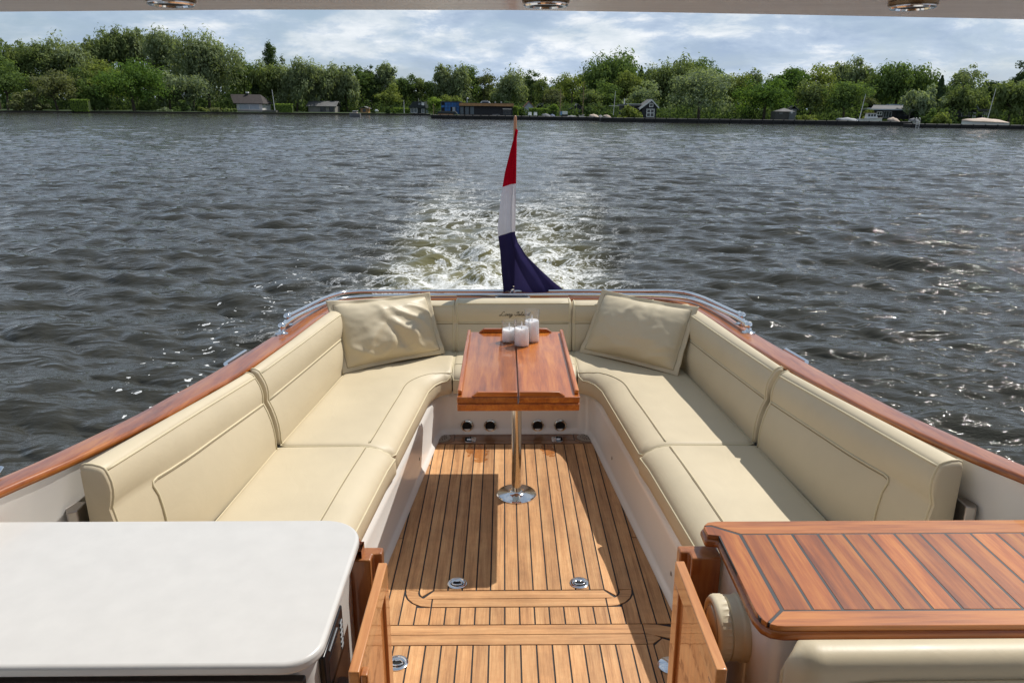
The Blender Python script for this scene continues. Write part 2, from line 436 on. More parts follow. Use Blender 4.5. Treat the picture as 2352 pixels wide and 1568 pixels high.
# cross boards of the hatch front
def cross(x0, x1, y0, y1): fl.prism([(x0, y0+G2*.6), (x1, y0+G2*.6), (x1, y1-G2*.6), (x0, y1-G2*.6)], -.012, 0.0, 1, random.random())
fl.prism([(X0-SP*6-.035, yB+.0012), (X0+SP*6+.035, yB+.0012), (X0+SP*6-G2, yA-G2), (X0-SP*6+G2, yA-G2)], -.012, 0, 1, .5)
cross(X0-SP*6+G2, X0+SP*6-G2, yC+.001, yB-.0008)
for k in range(-7, 7): plank(rect(X0+SP*k, X0+SP*(k+1), yD, yC))
cross(-xp(yE)+.004, X0+SP*8, yE, yD); cross(-xp(yE)+.004, X0+SP*8, yF, yE)
fl.prism([(X0+SP*8+.005, yE+.002), (X0+SP*8.9, yE-.012), (xp(yE)-.006, yE-.05), (xp(yE)-.006, yD-.035), (X0+SP*9, yD-.004), (X0+SP*8+.005, yD-.0015)], -.012, 0, 1, .6)
fl.prism([(.464, yF+.002), (.481, yF+.002), (.517, 2.401), (.49, 2.419), (.464, yE-.002)], -.012, 0, 1, .4)
fl.prism([(.4862, 2.358), (.4862, -.9), (.560, -.9), (.560, 2.36), (.545, 2.385), (.521, 2.396)], -.012, 0, 0, .4)
fl.prism([(X0+SP*8+G2, -.9), (.481, -.9), (.481, yF-.002), (X0+SP*8+G2, yF-.002)], -.012, 0, 0, .6)
fl.prism([(.5645, -.9), (.70, -.9), (.625, 2.36), (.5645, 2.37)], -.012, 0, 0, .5)
for k in range(-12, 8): plank(rect(X0+SP*k, X0+SP*(k+1), -1.0, yF))
# dark wet boards at the aft step
def wet(poly): fl.prism(poly, -.012, 0.0, 3, random.random())
wet([(-.355, 4.172), (.35, 4.172), (.35, 4.242), (-.355, 4.242)]); wet([(-.36, 4.246), (.355, 4.246), (.33, 4.278), (-.335, 4.278)])
wet([(-.40, 4.127), (.395, 4.127), (.35, 4.168), (-.355, 4.168)])
wet([(-.47, 4.127), (-.404, 4.127), (-.359, 4.17), (-.359, 4.278), (-.47, 4.278)]); wet([(.399, 4.127), (.47, 4.127), (.47, 4.278), (.354, 4.278), (.354, 4.17)])
fl.build('cockpit_sole', [TEAKY, TEAKX, CAULK, WETTEAK], boat, smooth=0)

# flush lift rings in the sole
def lift_ring(x, y, yaw):
    mb = MB(); mb.lathe([(.040, -.002), (.040, .003), (.036, .0055), (.031, .0055), (.029, .003), (.0, .0026)], (x, y, 0), n=28)
    o = mb.build('lift_ring', CHROME, boat)
    k = MB(); c, s = math.cos(yaw), math.sin(yaw)
    k.prism([(x+.027*math.cos(a)*1.0, y+.018*math.sin(a)-.004) for a in np.linspace(0, 2*math.pi, 18)[:-1]], .0032, .0036)
    k.build('ring_recess', DARKIN, o)
    h = MB(); pts = [(x+.021*math.cos(a), y-.004+.014*math.sin(a), .0065) for a in np.linspace(math.pi*1.05, math.pi*1.95, 12)]
    h.tube(pts, .0032, 8); h.tube([(x-.021, y-.002, .0065), (x-.008, y+.013, .0065), (x+.008, y+.013, .0065), (x+.021, y-.002, .0065)], .003, 8); h.box(x-.008, x+.008, y+.004, y+.018, .003, .008)
    h.build('ring_pull', CHROME, o, bevel=.001)
for x, y in ((-.256, 2.747), (.248, 2.745), (-.44, 2.273)): lift_ring(x, y, 0)
MB().lathe([(.045, -.002), (.045, .004), (.042, .006), (0, .006)], (.522, 2.25, 0), n=28).build('deck_filler_cap', CHROME, boat)
# drains and hinge plates at the aft end
for x in (-.438, .428):
    mb = MB(); mb.lathe([(.058, -.002), (.058, .004), (.054, .006), (.0, .006)], (x, 4.205, 0), n=32)
    o = mb.build('floor_drain', DULL, boat)
    k = MB()
    for rr, nn in ((.012, 5), (.024, 10), (.035, 14)):
        for i in range(nn):
            a = 2*math.pi*i/nn+rr*30; k.lathe([(.0042, .0062), (.0, .0064)], (x+rr*math.cos(a), 4.205+rr*math.sin(a), 0), n=8)
    k.build('drain_holes', DARKIN, o)
for x in (-.262, .25):
    mb = MB(); mb.prism(rround(x-.033, x+.033, 4.145, 4.215, .014), .0, .005); mb.tube([(x-.02, 4.18, .006), (x+.02, 4.18, .006)], .005, 8); mb.box(x-.008, x+.008, 4.183, 4.212, .004, .0085)
    mb.build('hinge_plate', CHROME, boat, bevel=.0012)

# ---- seat base: white moulded fronts
base = MB()
def front_line(o=0.0):
    """front edge of the seats, port near end -> aft -> starboard near end"""
    pts = [(-(xp(y)-o), y) for y in (-.6, 1.0, 2.0, 2.6, 3.2, 3.7, 4.0, 4.10)]
    r = .10
    x1 = xp(4.2)-o; y1 = 4.285-o*0
    pts += [(-x1+r-r*math.cos(math.radians(t)), y1-r+r*math.sin(math.radians(t))) for t in (25, 45, 65, 90)]
    pts += [(-.2, y1), (0, y1)]
    return pts+[(-p[0], p[1]) for p in reversed(pts[:-1])]
FLN = front_line()
def offs(pts, d):
    out = []
    for i in range(len(pts)):
        a = np.array(pts[max(0, i-1)]); b = np.array(pts[min(len(pts)-1, i+1)]); t = (b-a)/np.linalg.norm(b-a)
        nrm = np.array([-t[1], t[0]])      # left of travel = outboard / aft
        out.append((pts[i][0]+nrm[0]*d, pts[i][1]+nrm[1]*d))
    return out
rows = []
for d, z in ((-.022, -.002), (-.020, .010), (-.008, .022), (.0, .035), (.0, .225), (.004, .245), (.014, .262), (.05, .268), (.30, .268)):
    rows.append([(p[0], p[1], z) for p in offs(FLN, d)])
base.grid(rows)
base.build('seat_base', GEL, boat, smooth=50)
for x in (-.285, -.146, .139, .275):
    mb = MB(); mb.lathe([(.0385, 0), (.0385, -.008), (.034, -.013), (.029, -.012), (.0275, -.004)], (x, 4.284, .048), 'y', 28, cap=False)
    o = mb.build('vent_ring', STEEL, boat)
    MB().lathe([(.0285, -.0035), (.0, -.0036)], (x, 4.284, .048), 'y', 24).build('vent_opening', DARKIN, o)
for x0, x1 in ((-.335, -.235), (.235, .335)):
    mb = MB(); mb.box(x0, x1, 4.281, 4.285, .238, .241); mb.box(x0, x0+.003, 4.281, 4.285, .241, .265); mb.build('locker_seam', BLACK, boat)
for s in (-1, 1):
    for y in (3.72, 2.66):
        x = s*xp(y); MB().lathe([(.009, 0), (.009, -s*.003), (0, -s*.004)], (x, y, .10), 'x', 12).build('bung', DULL, boat)

# ---- handrails round the stern
def side_pts(pts, s): return [(s*p[0], p[1], p[2]) for p in pts]
inner_r = [(1.212, 3.86, .792), (1.20, 4.02, .787), (1.181, 4.225, .770), (1.150, 4.46, .751), (1.118, 4.62, .738), (1.06, 4.715, .731), (.96, 4.775, .727), (.80, 4.81, .724), (.45, 4.832, .722), (0, 4.836, .722)]
outer_r = [(1.238, 4.06, .790), (1.215, 4.28, .773), (1.186, 4.55, .755), (1.155, 4.74, .740), (1.115, 4.845, .733), (1.04, 4.905, .729), (.93, 4.925, .726), (.72, 4.928, .725), (.4, 4.928, .725), (0, 4.926, .725)]
hr = None
for nm, pts in (('handrail', outer_r), ('handrail', inner_r)):
    full = side_pts(pts, -1)+side_pts(pts[:-1], 1)[::-1]
    mb = MB(); mb.tube(crom(full, 6), .0118, 14)
    o = mb.build(nm, CHROME, boat, smooth=180)
    for s in (-1, 1):
        e = Vector((s*pts[0][0], pts[0][1], pts[0][2])); zz = zg(e.y)
        k = MB(); k.sphere(e+Vector((0, -.012, .0)), .021, 14); k.tube([e+Vector((0, .0, 0)), e+Vector((0, .035, -.002))], .0165, 12)
        k.lathe([(.034, zz-e.z-.002), (.034, zz-e.z+.003), (.020, zz-e.z+.008), (.014, zz-e.z+.016), (.014, 0)], e+Vector((s*.004, -.012, 0)), n=18)
        k.build('stanchion', CHROME, o, smooth=50)
    for s in (-1, 1):
        for x, y in (((.62, 4.82), (.62, 4.93))[0 if pts is inner_r else 1],):
            q = MB(); q.lathe([(.014, -.02), (.009, -.012), (.009, .0)], (s*x, y, .722), n=12); q.build('rail_foot', CHROME, o)
# pop-up stern cleat on the transom
def cleat(x, y, z, lx, ly, rot=0.0):
    c, s = math.cos(rot), math.sin(rot)
    def tr(p): return [(x+c*a-s*b, y+s*a+c*b) for a, b in p]
    mb = MB(); mb.prism(tr(rround(-lx/2, lx/2, -ly*.40, ly*.40, ly*.3)), z-.004, z+.0035); o = mb.build('pop_up_cleat', CHROME, boat, bevel=.002)
    k = MB(); k.prism(tr(rround(-lx*.44, lx*.44, -ly*.27, ly*.27, ly*.2)), z+.0037, z+.007); k.build('cleat_horn', BLACK, o, bevel=.0015)
cleat(-.006, 4.80, .714, .225, .05)
cleat(-1.487, 1.915, .8815, .25, .05, math.radians(90+16)); cleat(1.478, 1.895, .883, .25, .05, math.radians(90-16))
for s in (-1, 1):
    mb = MB(); mb.tube([(s*1.345, 3.38, zg(3.4)-.03), (s*1.325, 3.60, zg(3.6)-.03)], .011, 10); mb.build('fender_strip', CHROME, boat)
    # cast bracket that holds the end of the backrest
    z0 = .40; mb = MB()
    q_ = [(s*1.360, 2.105), (s*1.385, 2.090), (s*1.405, 2.12), (s*1.40, 2.165), (s*1.362, 2.165)]; mb.prism(q_ if s > 0 else q_[::-1], z0, .70)
    mb.build('backrest_bracket', DULL, boat, bevel=.004)

# ================================================================== CUSHIONS
def seat_cushion(name, label, outline, front_idx, group, welt=None, front_welt=None):
    """outline anticlockwise; front_idx = set of indices on the rounded front edge"""
    root = thing(name, label, 'seat cushion', (np.mean([p[0] for p in outline]), np.mean([p[1] for p in outline]), .27), group)
    n = len(outline); P = [np.array(p, float) for p in outline]
    nr = []
    for i in range(n):
        a, b = P[i-1], P[(i+1) % n]; t = (b-a)/max(1e-9, np.linalg.norm(b-a)); nr.append(np.array([-t[1], t[0]]))
    # top as a height field: a soft bolster along the front edge, a small rounding along the others
    fi = sorted(front_idx); FS = [(P[i], P[(i+1) % n]) for i in range(n) if i in front_idx and (i+1) % n in front_idx]
    AS = [(P[i], P[(i+1) % n]) for i in range(n)]
    def sdist(Q, segs):
        D = np.full(len(Q), 9.0)
        for a, b in segs:
            d = b-a; L2 = max(1e-12, d@d); t = np.clip(((Q-a)@d)/L2, 0, 1); D = np.minimum(D, np.linalg.norm(Q-a-t[:, None]*d, axis=1))
        return D
    def inside(Q):
        c = np.zeros(len(Q), bool)
        for a, b in AS:
            cnd = (a[1] > Q[:, 1]) != (b[1] > Q[:, 1])
            with np.errstate(divide='ignore', invalid='ignore'): xi = (b[0]-a[0])*(Q[:, 1]-a[1])/(b[1]-a[1])+a[0]
            c ^= cnd & (Q[:, 0] < xi)
        return c
    def height(Q):
        df = sdist(Q, FS); de = sdist(Q, AS)
        h = np.interp(df, [0, .004, .012, .03, .055, .085, .125, .16], [.366, .371, .378, .3915, .4045, .4135, .4195, .4205])
        return h-np.interp(de, [0, .003, .008, .016, .03], [.011, .007, .0035, .001, 0])+.0030*np.sin(Q[:, 0]*9+Q[:, 1]*5)*np.clip(de/.1, 0, 1)-.0035*np.exp(-((np.mod(Q[:, 1]+.21, .62)-.31)/.14)**2)*np.clip(de/.16, 0, 1)
    rim = []
    for i in range(n):
        m_ = max(1, int(np.linalg.norm(P[(i+1) % n]-P[i])/.03))
        rim += [lerp(P[i], P[(i+1) % n], j/m_) for j in range(m_)]
    rim = np.array(rim); nr_ = len(rim); extra = []
    tg = np.roll(rim, -1, 0)-np.roll(rim, 1, 0); tg /= np.maximum(1e-9, np.linalg.norm(tg, axis=1))[:, None]; nin = np.stack([-tg[:, 1], tg[:, 0]], -1)
    for o_ in (.004, .009, .017, .032, .055, .085):
        q = rim+nin*o_; ok = inside(q) & (sdist(q, AS) > o_*.93); extra.append(q[ok])
    lo_, hi_ = rim.min(0), rim.max(0); gx, gy = np.meshgrid(np.arange(lo_[0], hi_[0], .035), np.arange(lo_[1], hi_[1], .035))
    q = np.stack([gx.ravel(), gy.ravel()], -1); extra.append(q[inside(q) & (sdist(q, AS) > .105)])
    allp = np.concatenate([rim]+extra)
    from mathutils.geometry import delaunay_2d_cdt
    vo, _, fo_, _, _, _ = delaunay_2d_cdt([Vector((p[0], p[1])) for p in allp], [(i, (i+1) % nr_) for i in range(nr_)], [], 1, 1e-5)
    vq = np.array([(p[0], p[1]) for p in vo]); vz = height(vq)
    mb = MB(); mb.add([(p[0], p[1], z) for p, z in zip(vq, vz)], [tuple(f) for f in fo_])
    rz = height(rim); skirt = []
    for kz, off_ in ((1.0, 0), (.80, -.003), (.45, -.005), (.12, -.002), (0, .004)):
        skirt.append([(rim[i][0]+nin[i][0]*off_, rim[i][1]+nin[i][1]*off_, lerp(.272, rz[i], kz)) for i in range(nr_)])
    mb.grid(skirt, 0, True)
    mb.build('cushion_body', LEATHER, root, smooth=60)
    rows = [None]*3+[[(rim[i][0], rim[i][1], rz[i]) for i in range(nr_)]]; n = nr_
    # piping along the top edge
    pp = [rows[3][i] for i in range(n)]
    k = MB(); k.tube(pp, .0042, 8, closed=True); k.build('piping', PIPING, root, smooth=180)
    if welt:
        wq = np.array([q[:2] for q in crom(welt, 8)]); wz = height(wq)
        k = MB(); k.tube([(q[0], q[1], z_+.0006) for q, z_ in zip(wq, wz)], .0034, 6)
        wq2 = wq+np.array([.0055 if wq[0][0] < 0 else -.0055, .004]); wz2 = height(wq2); k.tube([(q[0], q[1], z_-.0002) for q, z_ in zip(wq2, wz2)], .0022, 6, 1)
        k.build('welt_seam', [PIPING, SEAM], root, smooth=180)
    return root
def backx(y): return interp(y, [(1.6, 1.20), (2.53, 1.135), (3.17, 1.078), (4.21, .987), (4.45, .96), (4.6, .94)])
def dense(p0, p1, n): return [(lerp(p0[0], p1[0], i/n), lerp(p0[1], p1[1], i/n)) for i in range(n+1)]
SG = 'seat cushions round the cockpit'
SYM = 3.195
def mirror(o, s): return o if s > 0 else [(-p[0], p[1]) for p in o][::-1]
for s in (1, -1):
    side = 'right' if s > 0 else 'left'
    # near cushion
    fr = [(xp(y)+.004, y) for y in np.linspace(SYM-.012, 1.80, 12)]
    out = fr[::-1]                                   # going aft along the front
    out = out[:-1]+[(xp(SYM)-.002, SYM-.02), (xp(SYM)+.012, SYM-.006)]+dense((xp(SYM)+.03, SYM-.003), (backx(SYM)-.02, SYM-.010), 6)+dense((backx(SYM-.02), SYM-.014), (backx(1.80), 1.80), 8)+dense((backx(1.8)-.02, 1.79), (xp(1.8)+.02, 1.79), 5)
    nf = 13; o2 = out[::-1]                          # outline for +x: front (smaller x) traversed aft is clockwise -> reverse
    idx = {len(out)-1-i for i in range(nf)}
    if s < 0:
        o2 = [(-p[0], p[1]) for p in o2][::-1]; idx = {len(o2)-1-i for i in idx}
    seat_cushion('seat_cushion', ('long cream seat cushion nearest the plank-topped counter, its outer half in shadow' if s > 0 else 'sunlit cream seat cushion nearest the white counter'), o2, idx, SG,
                 welt=[(s*(xp(y)+.128), y) for y in (1.85, 2.3, 2.7, 3.0, SYM-.03)])
    # aft corner cushion
    curve = [(xp(y)+.004, y) for y in (SYM+.03, 3.4, 3.6, 3.8, 3.95, 4.04)]+[(.470, 4.10), (.455, 4.15), (.425, 4.195), (.395, 4.215)]
    out = [(xp(SYM)+.016, SYM+.012)]+curve+dense((.372, 4.226), (.366, 4.60), 7)+dense((.40, 4.612), (.90, 4.612), 6)+[(.94, 4.58)]+dense((.952, 4.5), (backx(SYM+.02), SYM+.014), 9)+dense((backx(SYM)-.03, SYM+.004), (xp(SYM)+.05, SYM+.008), 6)
    nf = 1+len(curve); o2 = out[::-1]; idx = {len(out)-1-i for i in range(nf)}
    if s < 0:
        o2 = [(-p[0], p[1]) for p in o2][::-1]; idx = {len(o2)-1-i for i in idx}
    seat_cushion('seat_cushion', ('curved cream corner cushion under the smoother right throw pillow' if s > 0 else 'curved cream corner cushion under the creased left throw pillow'), o2, idx, SG,
                 welt=[(s*(xp(y)+d), y) for y, d in ((SYM+.03, .124), (3.5, .124), (3.8, .122), (4.0, .118))]+[(s*.555, 4.12), (s*.50, 4.20), (s*.43, 4.242), (s*.375, 4.252)])
out = dense((-.358, 4.228), (.358, 4.228), 8)+dense((.362, 4.25), (.362, 4.60), 4)+dense((.35, 4.612), (-.35, 4.612), 6)+dense((-.362, 4.60), (-.362, 4.25), 4)
seat_cushion('seat_cushion', 'short cream seat cushion in the middle of the stern, behind the table', out, set(range(9)), SG, welt=[(-.355, 4.345), (0, 4.345), (.355, 4.345)])

# ---- backrests: lofted along the cockpit side
def backrest(name, label, stations, group, corner_end=None, logo=False, ends=(True, True)):
    """stations: list of (front bottom, mid seam, top piping, top outer, back bottom) 3-D points"""
    root = thing(name, label, 'backrest', tuple(np.mean([s[0] for s in stations], axis=0)), group)
    def prof(st):
        b, m, p, o, k = [np.array(q, float) for q in st]
        f = (o-p); f[2] = 0; f = f/np.linalg.norm(f)     # outward
        pts = []
        bot = b+np.array([0, 0, -.02])
        pts.append(k+np.array([0, 0, -.02])); pts.append(bot+f*.02); pts.append(bot)
        for t, bu in ((.06, .0), (.2, .006), (.4, .010), (.6, .010), (.8, .006), (.94, .0)):
            pts.append(lerp(b, m, t)-f*bu)
        pts.append(m+f*.003); mi = len(pts)-1
        for t, bu in ((.1, .001), (.3, .008), (.5, .011), (.7, .010), (.88, .005)):
            pts.append(lerp(m, p, t)-f*bu)
        pts.append(p); pi = len(pts)-1
        top = o-p
        for t, h in ((.06, .006), (.2, .010), (.5, .012), (.8, .009), (.94, .003)):
            pts.append(p+top*t+np.array([0, 0, h]))
        pts.append(o+np.array([0, 0, -.012])); pts.append(lerp(o, k, .3)); 
        return pts, mi, pi
    prs = [prof(s) for s in stations]; mi, pi = prs[0][1], prs[0][2]
    rows = [p[0] for p in prs]
    # round the ends
    def endcap(r, nxt, k):
        c = np.mean(r, axis=0); d = np.array(r)-np.array(nxt); out = []
        for f, g in ((.985, .35), (.955, .75), (.90, 1.0)):
            out.append([c+(np.array(q)-c)*f+dd/np.linalg.norm(dd)*k*g for q, dd in zip(r, d)])
        return out
    a = endcap(rows[0], rows[1], .014); b = endcap(rows[-1], rows[-2], .014)
    full = a[::-1]+rows+b
    mb = MB(); mb.grid(full, 0, True); mb.add(full[0], [tuple(range(len(full[0])))]); mb.add(full[-1], [tuple(range(len(full[0])-1, -1, -1))])
    mb.build('cushion_body', LEATHER, root, smooth=65)
    k = MB(); k.tube([r[pi] for r in rows], .0042, 8)
    for e in (rows[0], rows[-1]): k.tube(e[2:pi+7], .0042, 8)
    k.build('piping', PIPING, root, smooth=180)
    w = MB(); fo = np.array([0, 0, .003])
    pts = [np.array(r[mi]) for r in rows]
    if corner_end:                      # the mid seam turns down before the near end
        i = corner_end; q = rows[i]; path = [np.array(r[mi]) for r in rows[i+1:]][::-1]
        path += [lerp(np.array(q[mi]), np.array(q[mi-1]), .3)]+[np.array(rows[i][j]) for j in range(mi-2, 1, -1)]
        path = crom(path, 3)
    else: path = pts
    fb = np.array(stations[0][3], float)-np.array(stations[0][2], float); fb[2] = 0; fb /= np.linalg.norm(fb)
    path = [p-fb*.0015 for p in path]
    w.tube(path, .0042, 6); w.tube([p-np.array([0, 0, .0065])-fb*.0005 for p in path], .0032, 6, 1)
    w.build('welt_seam', [PIPING, SEAM], root, smooth=180)
    return root
PXT = [(2.10, 1.262), (2.35, 1.236), (2.64, 1.206), (2.9, 1.176), (3.15, 1.147), (3.7, 1.078), (4.2, 1.022), (4.5, .99)]
OXT = [(2.10, 1.335), (2.35, 1.297), (2.64, 1.256), (2.9, 1.216), (3.15, 1.186), (3.7, 1.132), (4.2, 1.092), (4.5, 1.06)]
PZT = [(2.1, .830), (2.35, .811), (2.64, .790), (3.15, .752), (4.2, .733), (4.5, .72)]
OZT = [(2.1, .845), (2.35, .828), (2.64, .806), (3.15, .770), (4.2, .745), (4.5, .732)]
MZT = [(2.2, .705), (2.4, .685), (3.2, .628), (4.2, .60), (4.5, .59)]
BXT = [(2.1, 1.252), (2.2, 1.235), (2.35, 1.19), (2.53, 1.142), (3.17, 1.078), (4.21, .987), (4.5, .955)]
def bstation(y, s):
    zp = interp(y, PZT); zm = interp(y, MZT); xb = interp(y, BXT); xq = interp(y, PXT); xo = interp(y, OXT)
    t = (zm-.42)/(zp-.42); xm = lerp(xb, xq, t*.92)
    return [(s*xb, y, .425), (s*xm, y, zm), (s*xq, y, zp), (s*xo, y, interp(y, OZT)), (s*(xo-.005), y, .425)]
BG = 'backrest cushions round the cockpit'
for s in (1, -1):
    ys = [2.118, 2.17, 2.24, 2.32, 2.42, 2.55, 2.7, 2.85, 3.0, 3.1, 3.165]
    backrest('backrest_cushion', 'wide cream backrest at the near right, in shade, with a seam turning down' if s > 0 else 'wide sunlit cream backrest at the near left, with a seam turning down',
             [bstation(y, s) for y in ys], BG, corner_end=3)
    ys = [3.225, 3.35, 3.5, 3.7, 3.9, 4.1, 4.25, 4.4, 4.50]
    backrest('backrest_cushion', 'shaded cream side backrest reaching aft to the smoother right pillow' if s > 0 else 'sunlit cream side backrest reaching aft to the creased left pillow',
             [bstation(y, s) for y in ys], BG)
def tstation(x, dz=0.0):
    return [(x, 4.600, .425), (x, 4.632, .592), (x, 4.650, .703+dz), (x, 4.745, .712+dz), (x, 4.745, .425)]
for s in (1, -1):
    xs_ = [s*.378, s*.42, s*.5, s*.6, s*.7, s*.8, s*.88]
    backrest('backrest_cushion', 'narrow cream backrest in the stern, partly behind the smoother right pillow' if s > 0 else 'narrow cream backrest in the stern, partly behind the creased left pillow',
             [tstation(x, -.006) for x in xs_], BG)
bc = backrest('backrest_cushion', 'cream stern backrest with dark embroidered script, behind the candles', [tstation(x, .008) for x in np.linspace(-.352, .346, 11)], BG)
# embroidered script
STROKES = [
 [(1.3, 1.8), (.9, 2.2), (.55, 1.7), (.35, .6), (0, .0), (-.3, .25), (.1, .35), (.8, .05), (1.6, .1)],
 [(2.1, .9), (1.7, .55), (1.9, .02), (2.3, .15), (2.45, .6), (2.1, .92), (2.35, .72), (2.75, .85)],
 [(2.8, .9), (2.72, 0), (2.95, .6), (3.25, .95), (3.32, .6), (3.28, .1), (3.55, .08)],
 [(4.2, .8), (3.85, .92), (3.62, .4), (3.9, .05), (4.2, .5), (4.27, .85), (4.12, -.6), (3.8, -1.05), (3.55, -.75), (4.2, -.1), (4.65, .35)],
 [(5.0, .62), (5.12, .74), (5.2, .62), (5.08, .52)],
 [(6.6, 1.9), (6.0, 2.05), (5.65, 1.65), (6.0, 1.55), (6.5, 1.95), (6.25, .8), (5.85, .1), (5.5, .1), (5.7, .38), (6.4, .2)],
 [(6.5, .2), (6.95, 1.0), (7.05, .5), (6.95, .05), (6.65, .12), (7.25, .18)],
 [(7.25, .2), (7.8, 1.8), (7.65, 2.0), (7.5, .9), (7.6, .05), (7.85, .1)],
 [(8.5, .8), (8.2, .92), (8.0, .4), (8.15, .05), (8.45, .5), (8.5, .85), (8.45, .2), (8.7, .06)],
 [(8.85, .9), (8.78, 0), (9.0, .6), (9.3, .95), (9.38, .6), (9.34, .1), (9.6, .08)],
 [(10.35, .8), (9.95, .92), (9.75, .4), (10, .05), (10.3, .5), (10.6, 1.95), (10.38, .3), (10.5, .05), (10.85, .2)]]
mb = MB(); U = .0172
for st in STROKES:
    pts = [np.array((-.087+p[0]*U+p[1]*U*.25, 0, .638+p[1]*.0115)) for p in crom(st, 5)]
    for p in pts:
        t = (p[2]-.592)/(.703-.592); p[1] = 4.632+(4.650-4.632)*t-.0125
    mb.tube(pts, .0012, 6)
mb.build('embroidered_script', m_plain('dark_thread', (.10, .08, .05), .7), bc, smooth=180)

# ---- throw pillows
def pillow(label, c00, c10, c11, c01, folds, seed, depth=.088):
    """corners: bottom-left, bottom-right, top-right, top-left as seen from the table"""
    root = thing('throw_pillow', label, 'pillow', tuple((np.array(c00)+np.array(c10))/2), 'throw pillows in the stern corners')
    c00, c10, c11, c01 = [np.array(c, float) for c in (c00, c10, c11, c01)]
    nrm = np.cross(c10-c00, c01-c00); nrm /= np.linalg.norm(nrm)
    n = 72; F = .90
    def point(u, v, side):
        # pinched outline
        uu = u*(1-.045*(1-v*v)*abs(u)**3*0.6-.0); vv = v*(1-.05*(1-u*u)*abs(v)**3)
        s, t = (uu+1)/2, (vv+1)/2
        p = c00*(1-s)*(1-t)+c10*s*(1-t)+c11*s*t+c01*(1-s)*t
        U_, V_ = min(1, abs(u)/F), min(1, abs(v)/(F-.03))
        h = depth*(max(0, 1-U_**2.4)*max(0, 1-V_**2.4))**.55
        e = h/depth
        w = 0.0
        if side > 0:
            for (u0, v0, u1, v1, wd, am) in folds:
                d = np.array([u1-u0, v1-v0]); L = np.linalg.norm(d); d = d/L
                q = np.array([u-u0, v-v0]); a = q@d; b = q@np.array([-d[1], d[0]])+.06*math.sin(a*5+u0*7)
                if -.3 < a < L+.3:
                    fa = max(0, math.sin(math.pi*min(1, max(0, (a+.15)/(L+.3)))))**.7
                    w += .70*am*fa*math.exp(-(b/wd)**2)
            w += .006*mnoise.noise(Vector((u*2.2+seed, v*2.2, 0)))+.003*mnoise.noise(Vector((u*6+seed, v*6, 3)))
            w *= min(1, e*1.6)
        fl_ = .010*mnoise.noise(Vector((u*3.1+seed, v*3.1, 9)))*(1-min(1, e*3))
        return p+nrm*(side*(h+w+.0025)+fl_)
    mb = MB()
    def warp(t): return math.copysign(abs(t)**.85, t)
    g = [warp(-1+2*i/n) for i in range(n+1)]
    A_ = [[point(u, v, 1) for u in g] for v in g]; B_ = [[point(u, v, -1) for u in g] for v in g]
    mb.grid(A_); mb.grid([r[::-1] for r in B_])
    rim = lambda G: [G[0][i] for i in range(n+1)]+[G[j][n] for j in range(1, n+1)]+[G[n][i] for i in range(n-1, -1, -1)]+[G[j][0] for j in range(n-1, 0, -1)]
    ra, rb = rim(A_), rim(B_); mb.grid([ra, rb], 0, True)
    mb.build('pillow_body', PILLOW, root, smooth=180)
    # stitched line inside the flange
    k = MB(); ring = []
    m = 90
    for i in range(4*m):
        e, t = divmod(i, m); t = -1+2*t/m
        u, v = ((t, -1), (1, t), (-t, 1), (-1, -t))[e]
        ring.append(point(u*F, v*(F-.03), 1)+nrm*.001)
    k.tube(ring, .0020, 5, closed=True); k.build('flange_stitch', SEAM, root, smooth=180)
    return root
pillow('creased cream throw pillow in the left stern corner, in full sun', (-.985, 4.165, .418), (-.425, 4.53, .425), (-.522, 4.655, .782), (-1.098, 4.36, .80),
       [(-.25, .75, .35, -.35, .10, .026), (.05, .7, .75, -.25, .09, .022), (-.55, -.75, -.25, .0, .09, .022), (-.15, -.85, -.05, -.1, .08, .026), (.25, -.8, .1, -.2, .10, -.022), (.5, .55, .95, .1, .08, .018), (-.75, -.35, -.45, -.75, .08, .018), (.55, -.75, .35, -.1, .08, .02), (-.05, .35, .15, -.5, .09, -.02)], 3.1)
pillow('smoother cream throw pillow in the right stern corner, its lower part shaded', (.405, 4.56, .420), (.925, 4.11, .418), (1.06, 4.275, .782), (.552, 4.695, .79),
       [(-.1, .75, -.15, .3, .07, .014), (.1, .75, .05, .25, .07, .016), (.35, .7, .25, .3, .07, .013), (.6, -.5, .95, -.3, .1, .010), (.4, -.75, .9, -.6, .08, .012), (-.3, .2, .4, .05, .2, .008)], 8.4)

# ================================================================== TABLE, CANDLES
tab = thing('cockpit_table', 'varnished mahogany folding table with raised rims on a steel pedestal', 'table', (0, 3.51, 0))
def half_top(x0, x1):
    mb = MB(); mb.box(x0, x1, 3.055, 4.055, .672, .70, 0, random.random()); return mb
for x0, x1 in ((-.262, -.0025), (.0025, .262)): half_top(x0, x1).build('tabletop', MAHY, tab, bevel=.004, seg=3)
mb = MB(); mb.box(-.262, .262, 3.06, 4.05, .634, .668, 0, .8); mb.build('folded_leaf', MAHY, tab, bevel=.005, seg=3)
for x0 in (-.260, .241):
    MB().box(x0, x0+.019, 3.085, 4.03, .7006, .7206, 0, random.random()).build('side_rim', MAHY, tab, bevel=.005, seg=3)
for y0, y1, e in ((3.0565, 3.076, .004), (4.034, 4.053, 0)):
    for x0, x1 in ((-.20, -.004), (.004, .20)):
        c0 = .028 if x0 < -.1 else 0.0; c1 = .028 if x1 > .1 else 0.0
        mb = MB(); mb.extrude([(x0, y0, .7006), (x1, y0, .7006), (x1-c1, y0, .722), (x0+c0, y0, .722)], (0, y1-y0, 0), 0, random.random())
        mb.build('end_rim', MAHX, tab, bevel=.003)
mb = MB(); mb.tube([(0, 3.51, .012), (0, 3.51, .634)], .0245, 32); mb.build('pedestal', STEEL, tab)
